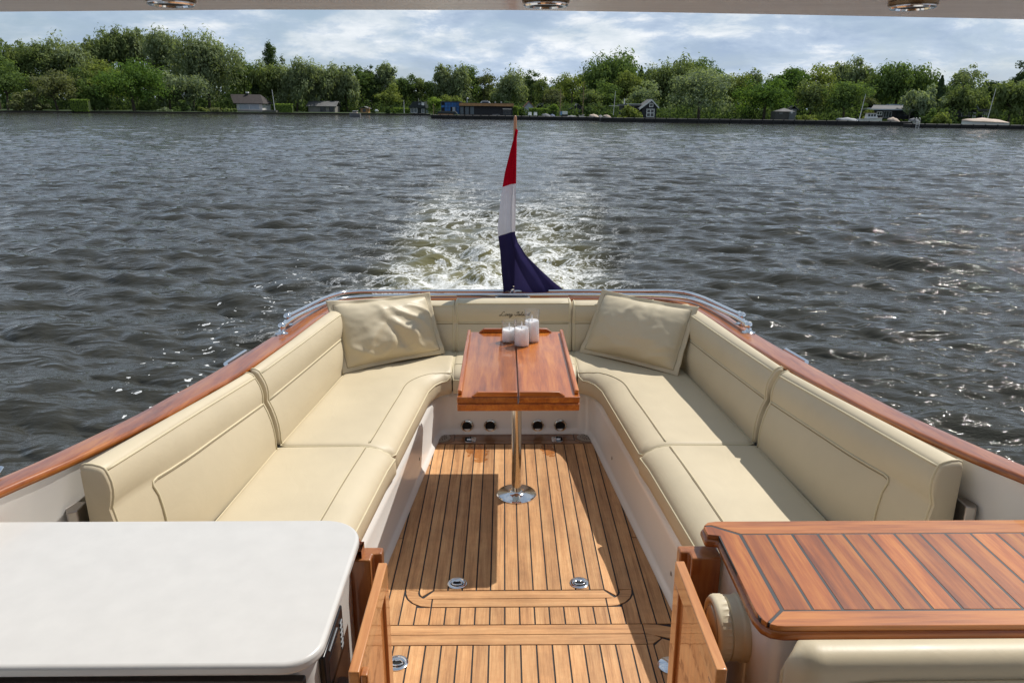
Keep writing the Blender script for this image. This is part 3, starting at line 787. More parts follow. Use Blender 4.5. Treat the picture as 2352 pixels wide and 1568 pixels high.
mb = MB(); mb.lathe([(.101, 0), (.101, .004), (.096, .009), (.05, .013), (.034, .018), (.030, .024), (.0246, .025)], (0, 3.51, 0.0005), n=48); mb.build('pedestal_foot', CHROME, tab, smooth=40)
mb = MB(); mb.box(-.16, .16, 3.30, 3.72, .622, .633); mb.build('mounting_plate', DULL, tab)
for (x, y, zt, zw, lb) in ((-.034, 3.868, .815, .770, 'short white candle in a glass cylinder, leftmost and behind its neighbour'), (.030, 3.795, .839, .797, 'middle-sized white candle in a glass cylinder, standing in front'), (.085, 3.872, .872, .814, 'tallest white candle in a glass cylinder, on the right')):
    c = thing('candle', lb, 'candle', (x, y, .70), 'candles on the cockpit table')
    mb = MB(); mb.lathe([(.0, .7012), (.0385, .7012), (.0395, .7035), (.0395, zt-.001), (.0387, zt), (.0378, zt-.001), (.0378, .706), (.0, .706)], (x, y, 0), n=40); mb.build('glass_cylinder', GLASS, c, smooth=60)
    mb = MB(); mb.lathe([(.0, .7065), (.0362, .7065), (.0365, .72), (.0365, zw-.003), (.034, zw+.001), (.025, zw-.004), (.012, zw-.007), (.0, zw-.008)], (x, y, 0), n=36); mb.build('wax', WAX, c, smooth=60)
    mb = MB(); mb.tube([(x, y, zw-.009), (x, y, zw+.006)], .0012, 6); mb.build('wick', BLACK, c)
    mb = MB(); mb.lathe([(.0005, zw+.005), (.0036, zw+.011), (.0046, zw+.016), (.0035, zw+.024), (.0016, zw+.031), (.0003, zw+.036)], (x, y, 0), n=14); mb.build('flame', FLAME, c, smooth=180)

# ================================================================== COUNTERS, POSTS, GATES
# left: white galley counter on a wooden edge
out = rround(-1.505, -.438, 1.297, 1.872, (.02, .075, .11, .02), 10)
ledge = rround(-1.50, -.432, 1.785, 1.888, (.02, .02, .125, .02), 10)
gc = thing('galley_counter', 'white solid-topped galley unit at the bottom left, with a wooden edge band', 'counter', (-.93, 1.58, 0))
MB().prism(out, .772, .80).build('worktop', CORIAN, gc, bevel=.009, seg=4)
MB().prism(ledge, .742, .7695).build('wooden_edge', MAHX, gc, bevel=.006, seg=3)
mb = MB(); mb.prism(rround(-1.38, -.462, 1.345, 1.80, (.02, .07, .02, .02), 8), .0, .741); mb.build('cabinet', GEL, gc, bevel=.004)
mb = MB(); mb.prism(rround(-1.38, -.475, 1.325, 1.344, .004, 3), .05, .738); mb.build('front_panel', BROWNP, gc, bevel=.002)  # the shade on the cabinet front is put into this dark brown
for x0 in (-1.10, -.98): MB().box(x0, x0+.10, 1.318, 1.3245, .60, .70).build('appliance_window', BLACK, gc, bevel=.002)
# stereo
mb = MB(); mb.box(-.4615, -.449, 1.40, 1.585, .615, .735); st = mb.build('stereo', BLACK, gc, bevel=.003)
mb = MB(); mb.box(-.4488, -.4482, 1.43, 1.555, .635, .70); mb.build('display_screen', m_plain('dim_screen', (.02, .022, .025), .12), st)
for i in range(3):
    for j in range(2):
        MB().box(-.4488, -.4465, 1.548+.0*j, 1.568, .70-.026*i-.012*j, .709-.026*i-.012*j).build('stereo_button', BUTTON, st, bevel=.001)
MB().box(-.4488, -.447, 1.44, 1.52, .716, .720).build('disc_slot', BUTTON, st)
def ribbed_lamp(parent, x, y, z, r, s, mat, mat2, deep=.055):
    mb = MB(); n = 64; rows = []
    for (rr, h, rib) in ((r*1.02, 0, 0), (r*1.02, s*.012, 0), (r, s*.014, 0), (r*.97, s*.019, 0), (r*.97, s*(deep-.036), 0), (r*.93, s*(deep-.034), 0), (r*.93, s*(deep-.031), 0), (r, s*(deep-.030), 1), (r, s*(deep-.010), 1), (r*.97, s*(deep-.006), 0), (r*.90, s*deep, 0), (r*.80, s*deep, 0), (r*.76, s*(deep-.003), 0)):
        rows.append([(x+h, y+(rr-(.0032 if rib and k % 2 else 0))*math.cos(2*math.pi*k/n), z+(rr-(.0032 if rib and k % 2 else 0))*math.sin(2*math.pi*k/n)) for k in range(n)])
    mb.grid(rows, 0, True); o = mb.build('round_wall_lamp', mat, parent, smooth=50)
    d = MB(); d.lathe([(r*.765, s*(deep-.003)), (r*.6, s*(deep+.004)), (r*.3, s*(deep+.009)), (0, s*(deep+.010))], (x, y, z), 'x', 36); d.build('lamp_lens', mat2, o, smooth=180)
    return o
LENS = m_plain('amber_lens', (.42, .30, .18), .12, coat=.8)
ribbed_lamp(gc, -.461, 1.52, .47, .085, 1, SHADEDP, m_plain('shaded_lens', (.09, .08, .075), .2), .045)  # same lamp as the cream one, with its shade put into the colours
# right: planked counter
hc = thing('planked_counter', 'wooden counter top with dark-caulked diagonal-looking planks at the bottom right', 'counter', (.95, 1.62, 0))
body = [(1.50, 1.400), (1.50, 1.857), (.515, 1.857), (.482, 1.850), (.468, 1.828), (.466, 1.775), (.497, 1.770), (.492, 1.50), (.493, 1.455), (.50, 1.425), (.517, 1.407), (.545, 1.400)]
MB().prism(body, .766, .788, 0).build('top_core', MAHX, hc, bevel=.008, seg=4)
tp = MB(); zt0, zt1 = .7872, .8005
def tpl(poly, mat, r=None): tp.prism(poly, zt0, zt1, mat, random.random() if r is None else r)
g = .0028
ins = lambda p: p
tpl([(.513, 1.850), (.490, 1.845), (.476, 1.828), (.4965, 1.8305), (.5632, 1.7862), (1.49, 1.7862), (1.49, 1.850)], 1, .6)
tpl([(.474, 1.824), (.474, 1.783), (.505, 1.777), (.500, 1.50), (.500, 1.46), (.506, 1.432), (.512, 1.420), (.5565, 1.4665), (.5565, 1.7800), (.495, 1.8235)], 0, .35)
tpl([(.5165, 1.4165), (.530, 1.410), (.548, 1.408), (1.49, 1.408), (1.49, 1.4575), (.5605, 1.4610)], 1, .75)
for k in range(0, 14):
    x0 = .5615+.0674*k
    tpl([(x0+g, 1.4645), (x0+.0674-g, 1.4642), (x0+.0674-g, 1.7818), (x0+g, 1.7818)], 0)
tp.build('planked_top', [COUNTERY, COUNTERX], hc, bevel=.0012, seg=1)
mb = MB(); mb.prism([(.50, 1.846), (.482, 1.836), (.478, 1.80), (.502, 1.785), (.502, 1.44), (.52, 1.418), (.548, 1.410), (1.48, 1.410), (1.48, 1.848)], .7885, .7996); mb.build('caulking', m_plain('grey_caulk', (.022, .024, .028), .55), hc)
mb = MB(); mb.prism([(1.48, 1.43), (1.48, 1.83), (.53, 1.83), (.515, 1.80), (.512, 1.52), (.515, 1.475), (.53, 1.445), (.56, 1.43)], 0.0, .766); mb.build('cabinet', GEL, hc, smooth=50)
ribbed_lamp(hc, .513, 1.575, .672, .078, -1, CREAMP, LENS, .074)
# gate posts (part of the launch) and the two open gates
for s in (-1, 1):
    dx = 0.0 if s > 0 else -.022
    pts = [(s*(a+dx), b) for a, b in ((.430, 1.755), (.508, 1.755), (.512, 1.818), (.405, 1.818), (.405, 1.785), (.430, 1.785))]
    if s < 0: pts = pts[::-1]
    MB().prism(pts, 0.0, .747).build('gate_post', MAHZ, boat, bevel=.005, seg=3)
    gt = None
    x0, x1 = (.386, .410) if s > 0 else (.364, .388)
    def bxm(mb, a, b, y0, y1, z0, z1, r): mb.box(min(s*a, s*b), max(s*a, s*b), y0, y1, z0, z1, 0, r)
    zt, zb, yn, yf = .742, .04, 1.345, 1.752
    mb = MB(); bxm(mb, x0+.008, x1-.004, yn+.05, yf-.05, zb+.06, zt-.05, .8)
    g_ = mb.build('gate', MAHZ, boat)
    for a_, b_, q in ((yn, yn+.055, .3), (yf-.055, yf, .6)):
        mb = MB(); bxm(mb, x0, x1, a_, b_, zb, zt-.0604, q); mb.build('gate_stile', MAHZ, g_, bevel=.003, seg=3)
    tag(g_, 'open varnished gate on the left of the passage' if s < 0 else 'open varnished gate on the right of the passage')
    mb = MB(); bxm(mb, x0, x1, yn, yf, zt-.060, zt, .7); mb.build('gate_rail', GATEY, g_, bevel=.003, seg=3)
    mb = MB(); bxm(mb, x0, x1, yn+.0554, yf-.0554, zb, zb+.07, .5); mb.build('gate_rail', GATEY, g_, bevel=.003, seg=3)
    if s < 0:
        mb = MB(); mb.box(-.3636, -.347, yn+.002, yn+.032, zb, zt-.010, 0, .2); mb.build('gate_stop', MAHZ, g_, bevel=.004, seg=3)
    k = MB(); xx = s*(x1+.001); k.box(min(xx, xx+s*.016), max(xx, xx+s*.016), yn+.012, yn+.035, .55, .63); k.tube([(xx+s*.012, yn+.022, .64), (xx+s*.012, yn+.022, .54)], .008, 10); k.sphere((xx+s*.02, yn+.022, .645), .012, 10)
    k.build('gate_latch', CHROME, g_, bevel=.002)

# helm seat back at the bottom right corner
def puffbox(mb, x0, x1, y0, y1, z0, z1, r, lean=0.0, bulge=.012, n=10):
    pts = []
    rows = []
    prof = rround(y0, y1, z0, z1, r, 7)
    for i, x in enumerate(np.linspace(0, 1, 26)):
        e = min(1, min(x, 1-x)*(x1-x0)/r)
        f = math.sqrt(max(0, 1-(1-e)**2)); cy, cz = (y0+y1)/2, (z0+z1)/2
        sh = r*(1-f)
        rows.append([(lerp(x0, x1, x), cy+(p[0]-cy)*(1-sh*1.0/((y1-y0)/2)*.9)+lean*(p[1]-z0), cz+(p[1]-cz)*(1-sh/((z1-z0)/2))) for p in prof])
    mb.grid(rows, 0, True); m = len(prof); mb.add(rows[0], [tuple(range(m))]); mb.add(rows[-1], [tuple(range(m-1, -1, -1))])
    return rows
hs = thing('helm_seat', 'cream upholstered seat back in front of the planked counter', 'seat', (.95, 1.33, 0))
mb = MB(); rows = puffbox(mb, .535, 1.40, 1.312, 1.397, .30, .795, .040, lean=.0)
mb.build('seat_back', LEATHER, hs, smooth=180)
k = MB(); fr = [r[0] for r in rows]
k.tube([(.60, 1.309, .45), (.60, 1.309, .66), (.615, 1.309, .70), (.65, 1.309, .725), (.72, 1.309, .734), (1.0, 1.309, .736), (1.38, 1.309, .736)], .005, 8); k.build('piping', PIPING, hs, smooth=180)
k = MB(); k.tube([(.545, 1.386, .40), (.545, 1.386, .70), (.56, 1.384, .745), (.59, 1.38, .762)], .006, 8); k.build('edge_welt', PIPING, hs, smooth=180)
mb = MB(); mb.box(.56, 1.38, 1.00, 1.26, .30, .42); mb.box(.58, 1.36, 1.02, 1.38, 0, .29); mb.build('seat_box', GEL, hs, bevel=.02, seg=3)

# ---- roof over the helm with downlights
m, nt, out_ = newmat('roof_lining'); v = coords(nt, (1, 9, 9))
f = noise(nt, v, 6, 6, .65); r = ramp(nt, [(.3, (.66, .58, .49)), (.7, (.84, .76, .67))]); nt.links.new(f, r.inputs[0])
f2 = noise(nt, coords(nt, (1, 3, 3)), 60, 3); principled(nt, out_, r.outputs[0], .28, coat=.5, coatr=.12, normal=bump(nt, f2, .15, .004)); ROOFM = m
edge = [(1.75, 1.50), (1.2, 1.42), (.795, 1.353), (.378, 1.290), (.17, 1.262), (-.042, 1.238), (-.416, 1.236), (-.819, 1.266), (-1.2, 1.33), (-1.75, 1.44)]
poly = [(-1.75, -1.3), (1.75, -1.3)]+edge
MB().prism(poly, 2.01, 2.06).build('roof', ROOFM, boat, bevel=.003)
for x, y in ((-.496, 1.105), (-.001, 1.112), (.500, 1.130)):
    mb = MB(); mb.lathe([(.0275, -.005), (.0300, -.0062), (.0300, -.0078), (.028, -.0095), (.0235, -.0095), (.022, -.007)], (x, y, 2.0095), n=32)
    o = mb.build('downlight', CHROME, boat)
    mb = MB(); mb.lathe([(.0225, -.0072), (.012, -.0078), (0, -.0078)], (x, y, 2.0095), n=24); mb.build('downlight_lens', DARKIN, o)
    mb = MB(); mb.lathe([(.0315, .0), (.0315, -.0040), (.0285, -.0040), (.0285, -.0052), (.027, -.0054)], (x, y, 2.0092), n=32, cap=False); mb.build('downlight_collar', m_plain('brass_collar', (.26, .17, .09), .35, metal=.8), o)
for s in (-1, 1):
    mb = MB(); mb.tube([(s*1.52, -1.0, .95), (s*1.45, -.7, 2.01)], .03, 10); mb.build('roof_pillar', MAHZ, boat)

# unseen wall behind the viewpoint, added to darken the surfaces that face it
MB().box(-1.42, 1.42, -1.30, -1.26, .0, 2.009).build('unseen_shade_wall', BROWNP, boat)

# ================================================================== ENSIGN
fs = thing('flagstaff', 'wooden flagstaff with rounded top standing in a chrome socket on the stern', 'flagstaff', (-.007, 4.90, .70))
MB().tube([(-.007, 4.90, .745), (.0, 4.93, 1.2), (.008, 4.955, 1.6), (.0118, 4.968, 1.80), (.012, 4.969, 1.822), (.012, 4.969, 1.830)], [.0135, .013, .012, .0105, .0085, .003], 14).build('pole', MAHZ, fs, smooth=60)
MB().lathe([(.026, .0), (.026, .006), (.0175, .012), (.0165, .062), (.019, .064), (.019, .070), (.014, .071)], (-.007, 4.90, .70), n=20).build('socket', CHROME, fs)
def m_cloth(name, c):
    m, nt, out = newmat(name); v = coords(nt); f = noise(nt, v, 9, 5); r = ramp(nt, [(.3, tuple(x*.88 for x in c)), (.7, c)]); nt.links.new(f, r.inputs[0])
    wv = N(nt, 'ShaderNodeTexWave'); wv.inputs['Scale'].default_value = 220; nt.links.new(v, wv.inputs['Vector'])
    nb = bump(nt, noise(nt, coords(nt, (1, 1, .25)), 14, 4), .35, .012, bump(nt, wv.outputs['Fac'], .05, .001))
    d = N(nt, 'ShaderNodeBsdfDiffuse'); t = N(nt, 'ShaderNodeBsdfTranslucent'); mx = N(nt, 'ShaderNodeMixShader'); mx.inputs[0].default_value = .4
    for q in (d, t): nt.links.new(r.outputs[0], q.inputs[0]); nt.links.new(nb, q.inputs['Normal'])
    nt.links.new(d.outputs[0], mx.inputs[1]); nt.links.new(t.outputs[0], mx.inputs[2]); nt.links.new(mx.outputs[0], out.inputs['Surface']); return m
RED, WHT, BLU = m_cloth('flag_red', (.50, .006, .022)), m_cloth('flag_white', (.78, .78, .82)), m_cloth('flag_blue', (.038, .032, .10))
mb = MB(); nz, nu = 120, 46
def staff_x(z): return lerp(-.007, .012, (z-.70)/1.12)
def staff_y(z): return lerp(4.90, 4.969, (z-.70)/1.12)
W_ = [(0, .0), (.05, -.010), (.12, -.030), (.25, -.062), (.40, -.086), (.55, -.100), (.60, -.103), (.72, -.086), (.85, -.074), (1.0, -.058)]
E_ = [(0, .0), (.55, .0), (.63, .004), (.70, .03), (.78, .085), (.88, .195), (.95, .28), (1.0, .35)]
rows = []
for i in range(nz+1):
    t = i/nz; z = 1.752-(1.752-.752)*t; sx, sy = staff_x(z), staff_y(z)
    w = interp(t, W_); e = interp(t, E_); row = []
    for j in range(nu+1):
        q = j/nu
        if q < .42:                                      # from the staff out to the left fold
            a = q/.42; x = sx+.012+(w-.012)*a; y = sy-.016-.022*math.sin(a*math.pi)-.010*math.sin(a*8+t*5)*math.sin(a*math.pi)
            zz = z-.05*a*a*(.25+t*.6)*(1 if t < .95 else .6)
        elif q < .56:                                    # round the fold
            a = (q-.42)/.14; x = sx+w+.004*math.sin(a*math.pi)*-1+.02*a; y = sy-.016+.05*a; zz = z-.05*(.25+t*.6)-.0*a
        else:                                            # back behind the staff and out to the right, lower down
            a = (q-.56)/.44; x = sx+w+.02+(e-w-.02)*a; y = sy+.034+.03*math.sin(a*4+t*3)-.02*a+.022*math.sin(a*11+t*5)*a
            zz = z-.05*(.25+t*.6)*(1-a)-.075*a*a*max(0, (t-.6)/.4)*0.4
        row.append((x, y, max(zz, .722)))
    rows.append(row)
for i in range(nz):
    k = 0 if (i+.5)/nz < .335 else (1 if (i+.5)/nz < .635 else 2)
    mb.grid(rows[i:i+2], k)
fo = mb.build('ensign', [RED, WHT, BLU], None, loc=(staff_x(1.2), staff_y(1.2), .75), smooth=180)
tag(fo, 'limp red, white and blue flag hanging from the stern flagstaff', 'flag')

# ================================================================== THE LAKE AND ITS SHORE
FRAME[0] = 'W'
# ---- water
rng = np.random.default_rng(11)
def build_water():
    na, nr = 780, 980
    ang = np.linspace(math.radians(-62), math.radians(62), na)
    rad = 2.2*np.exp(np.linspace(0, math.log(420/2.2), nr))
    A, Rr = np.meshgrid(ang, rad)
    X = np.sin(A)*Rr; Y = np.cos(A)*Rr
    sp = np.maximum(Rr*(ang[1]-ang[0])*1.0, Rr*(math.log(420/2.2)/nr))
    Z = np.zeros_like(X); DX = np.zeros_like(X); DY = np.zeros_like(X)
    nw = 110; lam = np.exp(np.linspace(math.log(.11), math.log(2.8), nw))
    for i in range(nw):
        l = lam[i]*rng.uniform(.93, 1.07)
        th = math.radians(74)+rng.normal(0, .50 if l < .8 else .34)      # travel direction
        k = 2*math.pi/l; kx, ky = math.cos(th)*k, math.sin(th)*k
        slope = .053*(.9 if l < .22 else 1.05 if l < .8 else .78 if l < 1.3 else .52 if l < 1.9 else .30)
        a = slope/k*rng.uniform(.7, 1.3)
        att = np.clip((l/sp-2.0)/2.0, 0, 1)
        # slow amplitude modulation so trains come in groups
        g = 1+.6*np.sin(X*.9/l**.5*rng.uniform(.2, .7)+Y*.5/l**.5*rng.uniform(.2, .7)+rng.uniform(0, 6))
        wv = .45*k**.8
        ph = kx*X+ky*Y+rng.uniform(0, 6.28)+.6*np.sin(X*rng.uniform(.15, .6)-Y*rng.uniform(.15, .6)+rng.uniform(0, 6))+.9*np.sin(wv*(X*rng.uniform(.5, 1)-Y*rng.uniform(-.3, .3))*.5+rng.uniform(0, 6))
        s, c = np.sin(ph), np.cos(ph); am = a*att*g
        if i % 2: Z += am*1.1*(.64-np.sqrt(np.sin(ph/2-.785)**2+.004)*1.0)          # cusped crests, broad troughs
        else: Z += am*s
        DX -= .9*am*c*math.cos(th); DY -= .9*am*c*math.sin(th)
    # wake: churned water behind the stern
    cx = -.25+.012*(Y-6)
    hw = 1.25+.03*(Y-6)
    core = np.exp(-((X-cx)/hw)**4)*np.clip((Y-4.6)/1.5, 0, 1)*np.clip(1-(Y-9.0)/22, 0, 1)**1.6
    arms = np.exp(-((np.abs(X-cx)-hw*1.25)/(.55+.03*Y))**2)*np.clip((Y-5)/2, 0, 1)*np.clip(1-(Y-9)/30, 0, 1)
    lx0 = .05+.0022*np.clip(Y-14, 0, None)**1.9*.55
    rim_ = np.exp(-((np.abs(X-lx0)-(1.2+.03*Y))/(.35+.012*Y))**2)*np.clip((Y-12)/6, 0, 1)*np.clip(1-(Y-16)/50, 0, 1)
    wake = np.clip(core+.26*arms+.22*rim_, 0, 1)
    for i in range(46):
        l = rng.uniform(.22, 1.1); th = rng.uniform(0, 6.28); k = 2*math.pi/l
        att = np.clip((l/sp-2.2)/2.5, 0, 1)
        Z += .085/k*np.sin(math.cos(th)*k*X+math.sin(th)*k*Y+rng.uniform(0, 6))*att*np.clip(core*1.2, 0, 1)
    # drifting bubbles left of the hull, and sun sparkles painted as dots on its right
    speck = np.exp(-((X+1.9+.16*(Y-4))/.75)**2)*np.clip(1-np.abs(Y-6.2)/4.2, 0, 1)+.55*np.exp(-((X+3.1)/.5)**2)*np.exp(-((Y-9.5)/2.5)**2)+.35*np.exp(-((X-2.2)/.5)**2)*np.clip(1-np.abs(Y-6.5)/2.5, 0, 1)
    speck += .5*np.exp(-((X+5.6)/.45)**2-((Y-7.4)/.35)**2)
    # the old wake: a calmer, paler lane that runs far astern
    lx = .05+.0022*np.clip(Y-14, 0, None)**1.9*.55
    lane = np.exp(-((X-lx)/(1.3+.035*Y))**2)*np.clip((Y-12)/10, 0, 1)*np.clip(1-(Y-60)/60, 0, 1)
    damp = 1-.55*lane; Z *= damp; DX *= damp; DY *= damp
    Z += .06*core*np.exp(-((Y-8)/3.5)**2)
    V = np.stack([X+DX, Y+DY, Z], -1).reshape(-1, 3)
    V[:, 0] += CAM[0]
    nv = V.shape[0]
    idx = np.arange(nr*na).reshape(nr, na)
    q = np.stack([idx[:-1, :-1], idx[:-1, 1:], idx[1:, 1:], idx[1:, :-1]], -1).reshape(-1, 4)
    me = bpy.data.meshes.new('lake_water')
    me.vertices.add(nv); me.vertices.foreach_set('co', V.astype(np.float32).ravel())
    me.loops.add(q.size); me.loops.foreach_set('vertex_index', q[:, ::-1].ravel().astype(np.int32))
    me.polygons.add(len(q)); me.polygons.foreach_set('loop_start', np.arange(0, q.size, 4, dtype=np.int32))
    me.update(calc_edges=True)
    me.polygons.foreach_set('use_smooth', np.ones(len(q), dtype=bool))
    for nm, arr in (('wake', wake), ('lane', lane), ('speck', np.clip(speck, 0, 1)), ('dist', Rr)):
        at = me.attributes.new(nm, 'FLOAT', 'POINT'); at.data.foreach_set('value', arr.astype(np.float32).ravel())
    o = bpy.data.objects.new('lake_water', me); COL.objects.link(o); _reg(o, (0, 0, WATER_Z))
    tag(o, 'choppy dark grey lake water with a churned wake', None, None, 'structure')
    return o
def m_water():
    m, nt, out = newmat('lake_water')
    tc = N(nt, 'ShaderNodeTexCoord'); P = tc.outputs['Object']
    aw = N(nt, 'ShaderNodeAttribute', attribute_name='wake').outputs['Fac']
    asp = N(nt, 'ShaderNodeAttribute', attribute_name='speck').outputs['Fac']
    ad = N(nt, 'ShaderNodeAttribute', attribute_name='dist').outputs['Fac']
    # ripples
    mp = N(nt, 'ShaderNodeMapping'); mp.inputs['Scale'].default_value = (.65, 1.7, 1); mp.inputs['Rotation'].default_value = (0, 0, .22); nt.links.new(P, mp.inputs[0])
    al = N(nt, 'ShaderNodeAttribute', attribute_name='lane').outputs['Fac']
    def ridged(scale, detail):
        n = N(nt, 'ShaderNodeTexNoise', noise_type='RIDGED_MULTIFRACTAL'); n.normalize = True
        n.inputs['Scale'].default_value = scale; n.inputs['Detail'].default_value = detail; n.inputs['Roughness'].default_value = .55; n.inputs['Distortion'].default_value = .5
        nt.links.new(mp.outputs[0], n.inputs['Vector']); return n.outputs['Fac']
    r1 = ridged(1.5, 4); r2 = ridged(5.5, 3)
    far = N(nt, 'ShaderNodeMapRange'); far.inputs['From Min'].default_value = 8; far.inputs['From Max'].default_value = 60; far.inputs['To Min'].default_value = .16; far.inputs['To Max'].default_value = .34; nt.links.new(ad, far.inputs['Value'])
    calm = math_(nt, 'MULTIPLY_ADD', al, -.6, 1.0)
    b1 = N(nt, 'ShaderNodeBump'); b1.inputs['Distance'].default_value = .35; nt.links.new(r1, b1.inputs['Height']); nt.links.new(math_(nt, 'MULTIPLY', far.outputs[0], calm), b1.inputs['Strength'])
    r3 = noise(nt, mp.outputs[0], 17.0, 3, .6)
    b0 = N(nt, 'ShaderNodeBump'); b0.inputs['Distance'].default_value = .02; b0.inputs['Strength'].default_value = .42; nt.links.new(r3, b0.inputs['Height']); nt.links.new(b1.outputs[0], b0.inputs['Normal'])
    b2 = N(nt, 'ShaderNodeBump'); b2.inputs['Distance'].default_value = .05; nt.links.new(math_(nt, 'MULTIPLY', calm, .55), b2.inputs['Strength']); nt.links.new(r2, b2.inputs['Height']); nt.links.new(b0.outputs[0], b2.inputs['Normal'])
    # foam filaments
    d1 = noise(nt, P, 1.6, 5, .6); dv = N(nt, 'ShaderNodeVectorMath', operation='MULTIPLY_ADD'); nt.links.new(d1, dv.inputs[0]); dv.inputs[1].default_value = (.9, .5, 0); nt.links.new(P, dv.inputs[2])
    mpf = N(nt, 'ShaderNodeMapping'); mpf.inputs['Scale'].default_value = (1.0, .8, 1); nt.links.new(dv.outputs[0], mpf.inputs[0])
    f1 = noise(nt, mpf.outputs[0], 2.6, 8, .68, .6)
    rid = math_(nt, 'ABSOLUTE', math_(nt, 'SUBTRACT', f1, .5))                       # 0 on filaments
    mpw = N(nt, 'ShaderNodeMapping'); mpw.inputs['Scale'].default_value = (.55, 1.0, 1); nt.links.new(P, mpw.inputs[0])
    f2 = noise(nt, mpw.outputs[0], 1.3, 5, .7)
    lim = math_(nt, 'MULTIPLY', aw, math_(nt, 'MULTIPLY_ADD', f2, .36, -.115))   # half width of filaments
    k = N(nt, 'ShaderNodeMapRange'); k.inputs['From Min'].default_value = 0; k.inputs['From Max'].default_value = .03
    nt.links.new(math_(nt, 'SUBTRACT', lim, rid), k.inputs['Value'])
    fine = noise(nt, P, 26, 4, .7); fr = ramp(nt, [(.38, 0), (.62, 1)]); nt.links.new(fine, fr.inputs[0])
    foam = math_(nt, 'MULTIPLY', k.outputs[0], math_(nt, 'MULTIPLY_ADD', fr.outputs[0], .8, .2))
    # dense broken froth where the water is churned most
    mpd = N(nt, 'ShaderNodeMapping'); mpd.inputs['Scale'].default_value = (1.0, .6, 1); nt.links.new(dv.outputs[0], mpd.inputs[0])
    fd = noise(nt, mpd.outputs[0], 5.5, 10, .74, .4); fw = noise(nt, mpd.outputs[0], 1.1, 4, .6)
    kd = N(nt, 'ShaderNodeMapRange'); kd.inputs['From Min'].default_value = 1.06; kd.inputs['From Max'].default_value = 1.20
    nt.links.new(math_(nt, 'ADD', fd, math_(nt, 'MULTIPLY', aw, math_(nt, 'MULTIPLY_ADD', fw, .9, .13))), kd.inputs['Value'])
    foam = math_(nt, 'MAXIMUM', foam, math_(nt, 'MULTIPLY', kd.outputs[0], .9))
    # scattered bubbles and the painted sun sparkles
    vo = N(nt, 'ShaderNodeTexVoronoi'); vo.inputs['Scale'].default_value = 12.0; nt.links.new(dv.outputs[0], vo.inputs['Vector'])
    sz = N(nt, 'ShaderNodeSeparateColor'); nt.links.new(vo.outputs['Color'], sz.inputs[0])
    rads = math_(nt, 'MULTIPLY', math_(nt, 'POWER', sz.outputs[0], 4.0), .34)
    zone = math_(nt, 'GREATER_THAN', math_(nt, 'MULTIPLY', asp, math_(nt, 'MULTIPLY_ADD', noise(nt, P, 1.3, 4, .6), 2.6, -.55)), .20)
    dots = math_(nt, 'MULTIPLY', math_(nt, 'LESS_THAN', vo.outputs['Distance'], rads), zone)
    foam = math_(nt, 'MAXIMUM', foam, math_(nt, 'MULTIPLY', dots, .85), clamp=True)
    # aerated water in the wake
    aer = N(nt, 'ShaderNodeMapRange'); aer.inputs['From Min'].default_value = .25; aer.inputs['From Max'].default_value = .95; aer.inputs['To Max'].default_value = 1
    nt.links.new(math_(nt, 'MULTIPLY', aw, math_(nt, 'MULTIPLY_ADD', noise(nt, P, .9, 4), 1.2, .4)), aer.inputs['Value'])
    base = mixc(nt, aer.outputs[0], (.034, .0325, .024), (.165, .150, .060))
    base = mixc(nt, math_(nt, 'MULTIPLY', al, .55), base, (.080, .083, .075))  # the smooth lane's lighter sky reflection is mixed into the base colour
    p = N(nt, 'ShaderNodeBsdfPrincipled'); nt.links.new(base, p.inputs['Base Color']); p.inputs['Roughness'].default_value = .03; p.inputs['IOR'].default_value = 1.333; nt.links.new(b2.outputs[0], p.inputs['Normal'])
    fm = N(nt, 'ShaderNodeBsdfDiffuse'); fm.inputs[0].default_value = (.80, .81, .80, 1); nt.links.new(b2.outputs[0], fm.inputs['Normal'])
    mx = N(nt, 'ShaderNodeMixShader'); nt.links.new(foam, mx.inputs[0]); nt.links.new(p.outputs[0], mx.inputs[1]); nt.links.new(fm.outputs[0], mx.inputs[2])
    nt.links.new(mx.outputs[0], out.inputs['Surface'])
    return m
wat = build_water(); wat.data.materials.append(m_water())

# ---- land
GRASS = m_plain('grass', (.040, .068, .016), .9, var=.45, scale=.6)
SHORE = [(-1500, 300, 128), (-500, 262, 134), (0, 258, 139), (500, 261, 159), (787, 263, 171), (985, 265, 178), (1000, 268, 139), (1375, 277, 139), (1400, 279, 131), (2090, 286, 129), (2110, 290, 119), (2352, 296, 118), (3200, 300, 110), (4200, 300, 105)]
edge = [shore(px, py, d) for px, py, d in SHORE]
mb = MB(); near = [(p[0], p[1], LAND_Z) for p in edge]; low = [(p[0], p[1], WATER_Z-.6) for p in edge]
far_ = [(p[0]*9, 1500, LAND_Z+1) for p in edge]
mb.grid([low, near], 1); mb.grid([near, far_]); ld = mb.build('land', [GRASS, m_plain('bank', (.035, .030, .022), .9, var=.4, scale=1)], None, loc=(0, 160, LAND_Z), smooth=0); tag(ld, None, None, None, 'structure')

#@@BEGIN
def fx(px, d): return float(shore(px, 262, d)[0])
def fz(px, py, d): return float(shore(px, py, d)[2])
def sc_(d): return d*.956/FPX*1.0
def z1(x, y=0): return x*.33475, y*.33475
def z2(x, y=0): return 787.5+x*.33475, y*.33475
def z3(x, y=0): return 1564.5+x*.33475, y*.33475

